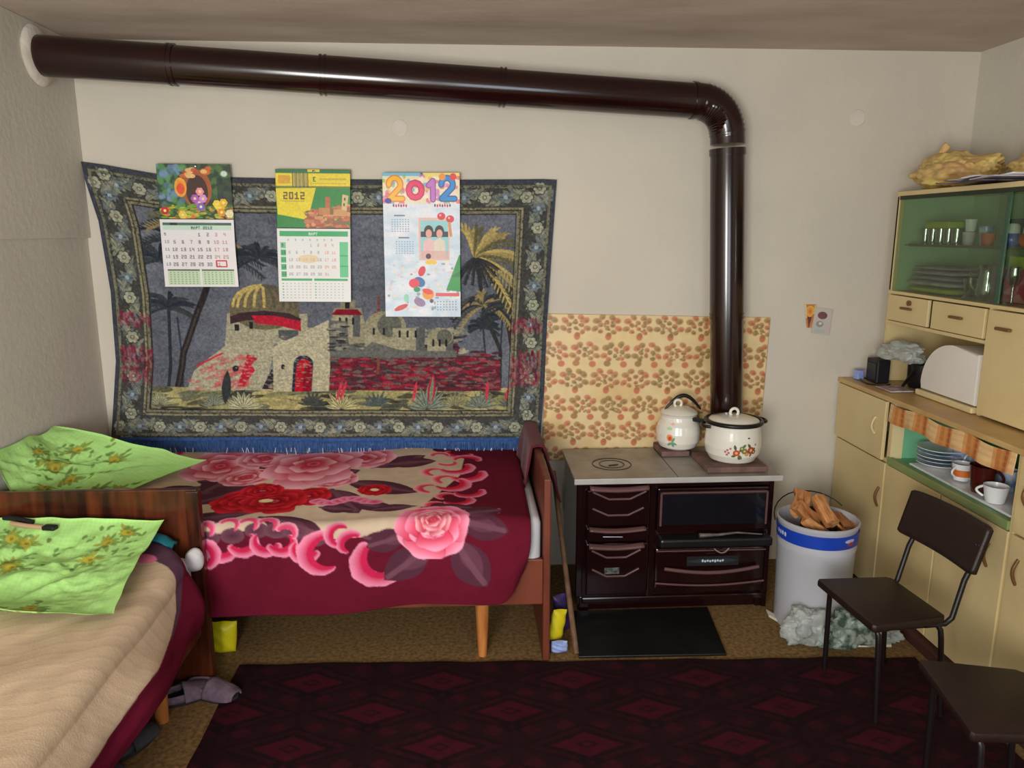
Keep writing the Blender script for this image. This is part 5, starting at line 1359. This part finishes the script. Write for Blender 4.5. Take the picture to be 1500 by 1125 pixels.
# ---- in the glass case, upper shelf
gx = 2.31
for k in range(5):
    o = MB().lathe([(0, 0), (.022, 0), (.027, .075), (.025, .075), (.020, .005), (0, .005)], (gx, 3.74 - k * .062, 1.784), 18).build('drinking_glass', M['glassw'], smooth=45)
    tag(o, ['leftmost', 'second from left', 'middle', 'fourth from left', 'rightmost'][k] + ' of five small drinking glasses on the glass shelf', 'glass', 'small glasses on the glass shelf')
tag(MB().bb(2.28, 2.36, 3.52, 3.70, 1.861, 1.892, .003).build('small_box', M['ygreen']), 'flat yellow-green box lying on top of the small glasses', 'box')
cup((2.32, 3.42, 1.784), .028, .06, M['paper'], 'grey tumbler to the right of the small glasses on the shelf', None, cat='tumbler')
cup((2.31, 3.40, 1.846), .026, .055, M['white'], 'white egg cup standing on the grey tumbler', None)
cup((2.33, 3.32, 1.784), .030, .085, M['blueish'], 'blue and white patterned vase on the glass shelf', None, cat='vase')
cup((2.30, 3.26, 1.784), .030, .055, M['orange'], 'brownish orange cup in the middle of the glass shelf', .3)
tag(MB().bb(2.36, 2.42, 3.05, 3.22, 1.784, 1.90, .004).build('tin', mat('dark_teal_tin', (40, 62, 66), .4)), 'dark teal tin at the back of the glass shelf', 'tin')
o = bowl('sugar_bowl', (2.29, 3.10, 1.784), [(0, 0), (.03, 0), (.042, .02), (.040, .045), (.03, .055), (0, .055)], M['navy'], 'navy blue glazed sugar bowl with white lid on the shelf', 'bowl')
bowl('lid', (2.29, 3.10, 1.839), [(.03, 0), (.028, .03), (.02, .04), (0, .042)], M['white'], None, None, parent=o)
o = bowl('sugar_bowl', (2.29, 2.99, 1.784), [(0, 0), (.03, 0), (.042, .02), (.040, .045), (.03, .055), (0, .055)], M['orange'], 'red-brown glazed sugar bowl with white lid on the shelf', 'bowl')
bowl('lid', (2.29, 2.99, 1.839), [(.03, 0), (.028, .03), (.02, .04), (0, .042)], M['white'], None, None, parent=o)
# lower shelf
for k, (w_, d_, h_, m_) in enumerate(((.40, .20, .035, 'ygreen'), (.42, .20, .028, 'paper'), (.40, .19, .026, 'bluelinen'), (.38, .19, .024, 'paper'), (.34, .17, .022, 'bluelinen'))):
    z = 1.548 + (0, .035, .063, .089, .113)[k]
    def fl(u, v, w_=w_, d_=d_, h_=h_, z=z, k=k):
        a = u * 2 * PI; c_, s_ = math.cos(a), math.sin(a); q = (abs(c_) ** 6 + abs(s_) ** 6) ** (-1 / 6); e = math.sin(PI * v) ** .35
        return Vector((2.33 + d_ / 2 * c_ * q * e, 3.56 + w_ / 2 * s_ * q * e + .01 * math.sin(k * 2), z + h_ * v))
    tag(MB().grid(fl, 36, 8, closed_u=True).build('folded_napkin', M[m_], smooth=50), ['yellow-green folded napkins at the bottom', 'grey folded cloth second from bottom', 'mauve folded cloth in the middle', 'grey folded cloth second from top', 'mauve folded cloth on top'][k] + ' of the pile in the glass case', 'napkins', 'folded linen in the glass case')
jg = MB().lathe([(0, 0), (.038, 0), (.046, .03), (.040, .09), (.034, .13), (.042, .155), (.040, .155), (.032, .13), (.043, .03), (0, .005)], (2.29, 3.215, 1.548), 28).build('glass_jug', M['glassw'], smooth=45)
tag(jg, 'tall clear glass jug in the lower part of the glass case', 'jug')
MB().tube([(2.29 - .042 * .7, 3.215 + .042 * .7, 1.69), (2.245, 3.27, 1.67), (2.25, 3.265, 1.61), (2.262, 3.245, 1.585)], .005, 8).build('handle', M['glassw'], jg, smooth=60)
tag(MB().bb(2.32, 2.42, 2.93, 3.15, 1.548, 1.69, .004).build('biscuit_box', M['pink']), 'red and pink box at the right of the glass case bottom', 'box')
tag(MB().bb(2.32, 2.42, 2.95, 3.14, 1.69, 1.745, .004).build('small_box', M['ygreen']), 'yellow-green box lying on the red and pink box', 'box')
for k, y in enumerate((3.11, 3.02)):
    o = MB().lathe([(0, 0), (.026, 0), (.004, .006), (.0035, .07), (.02, .085), (.027, .12), (.024, .155), (.022, .155), (.025, .12), (.018, .088), (0, .08)], (2.265, y, 1.548), 24).build('wine_glass', M['glassw'], smooth=45)
    tag(o, ('left' if k == 0 else 'right') + ' of two stemmed wine glasses before the red and pink box', 'glass', 'wine glasses')
tag(MB().lathe([(0, 0), (.03, .005), (.016, .02), (.024, .045), (.03, .09), (.028, .09), (.022, .045), (0, .03)], (2.27, 3.33, 1.65), 24).build('glass_goblet', M['glassw'], smooth=45), 'clear glass goblet catching light above the folded linen', 'glass')
bpy.data.objects['glass_goblet'].location.z = -.102; bpy.data.objects['glass_goblet'].location.y = -.03

# ---- on top of the cabinet
yb_ = lump('plastic_bag', (2.35, 3.60, 2.122), (.14, .24, .085), M['ybag'], 'crumpled yellow bag on top of the cabinet above the glass case', 'plastic bag', 4, .38, 5)
MB().tube([(2.31, 3.66, 2.17), (2.30, 3.665, 2.215), (2.31, 3.65, 2.245), (2.30, 3.645, 2.262)], [.045, .018, .022, .006], 12).build('bag_knot', M['ybag'], yb_, smooth=60)
lump('plastic_bag', (2.44, 3.06, 2.12), (.14, .22, .07), M['ybag'], 'flat yellowish bag on the cabinet top nearer the viewer', 'plastic bag', 15, .4, 5)
for k, (a, b, z, m_, rz, lbl) in enumerate(((.24, .34, 2.052, 'magdark', .2, 'dark magazine lowest of the papers on the cabinet top'), (.23, .36, 2.060, 'paper', -.1, 'pale newspaper in the middle of the papers on the cabinet top'), (.20, .30, 2.068, 'white', .3, 'white folded paper uppermost of the papers on the cabinet top'))):
    def pf(u, v, a=a, b=b, z=z, rz=rz, k=k):
        x, y = (u - .5) * a, (v - .5) * b; c_, s_ = math.cos(rz), math.sin(rz)
        return Vector((2.225 + x * c_ - y * s_ * .4, 3.20 - k * .05 + x * s_ * .4 + y * c_, z + .008 * math.sin(v * 4 + k) ** 2))
    tag(MB().grid(pf, 10, 12).build('newspaper', M[m_], smooth=180, thick=.005), lbl, 'paper', 'papers on the cabinet top')

# ================================================================== CHAIRS
def make_chair(label):
    t = empty('chair', (0, 0, 0), label, 'chair', 'brown vinyl chairs')
    poly = [(-.155, -.195), (-.165, -.185), (-.165, .185), (-.155, .195), (.13, .172), (.15, .155), (.15, -.155), (.13, -.172)]
    s = MB().prism(poly, .032, 'z', (0, 0, .392), .008).build('seat', M['vinyl'], t, smooth=40)
    def bf(u, v):
        a = (u - .5) * 2; e = (1 - abs(a) ** 8) ** .12 if abs(a) < 1 else 0.55
        zz = (v - .5) * .185 * (.78 + .22 * e)
        return Vector((.222 + zz * .28 + .022 * (1 - a * a) , a * .212, .694 + zz))
    MB().grid(bf, 30, 12).build('backrest', M['vinyl'], t, smooth=180, thick=.022)
    for sy in (-1, 1):
        MB().tube([(.10, sy * .150, .385), (.155, sy * .155, .385), (.178, sy * .16, .41), (.212, sy * .158, .56), (.238, sy * .158, .62), (.268, sy * .158, .74)], .0105, 12).build('back_post', M['tube'], t, smooth=60)
        if sy < 0: MB().lathe([(0, 0), (.006, 0), (.006, .003), (0, .004)], (.219, sy * .19, .715), 10, (0, -PI / 2 , 0)).build('screw', M['chrome'], t)
    for sx in (-1, 1):
        for sy in (-1, 1):
            x0 = sx * .125; x1 = sx * .165 if sx > 0 else -.105
            y0 = sy * .15
            MB().tube([(x0 * .6, y0, .382), (x0, y0 * 1.02, .382), (x0 + (x1 - x0) * .25, y0 * 1.08, .365), (x0 + (x1 - x0) * .35, y0 * 1.10, .33), (x1, y0 * 1.18, .012)], .0105, 12).build('leg', M['tube'], t, smooth=60)
    MB().tube([(-.08, -.15, .378), (-.08, .15, .378)], .009, 10).bb(-.075, .08, -.155, -.14, .374, .39).bb(-.075, .08, .14, .155, .374, .39).build('seat_frame', M['tube'], t, smooth=60)
    return t
ch1 = make_chair('brown vinyl chair with dark tube legs facing left, farther one in front of the cabinet')
ch2 = copy_tree(ch1); ch2['label'] = 'brown vinyl chair cut by the right picture edge, nearest the viewer'
ch1.location = (1.616, 2.645, .012); ch1.rotation_euler = (0, 0, math.radians(5))
ch2.location = (1.63, 2.0, .012); ch2.rotation_euler = (0, 0, math.radians(-10.6))
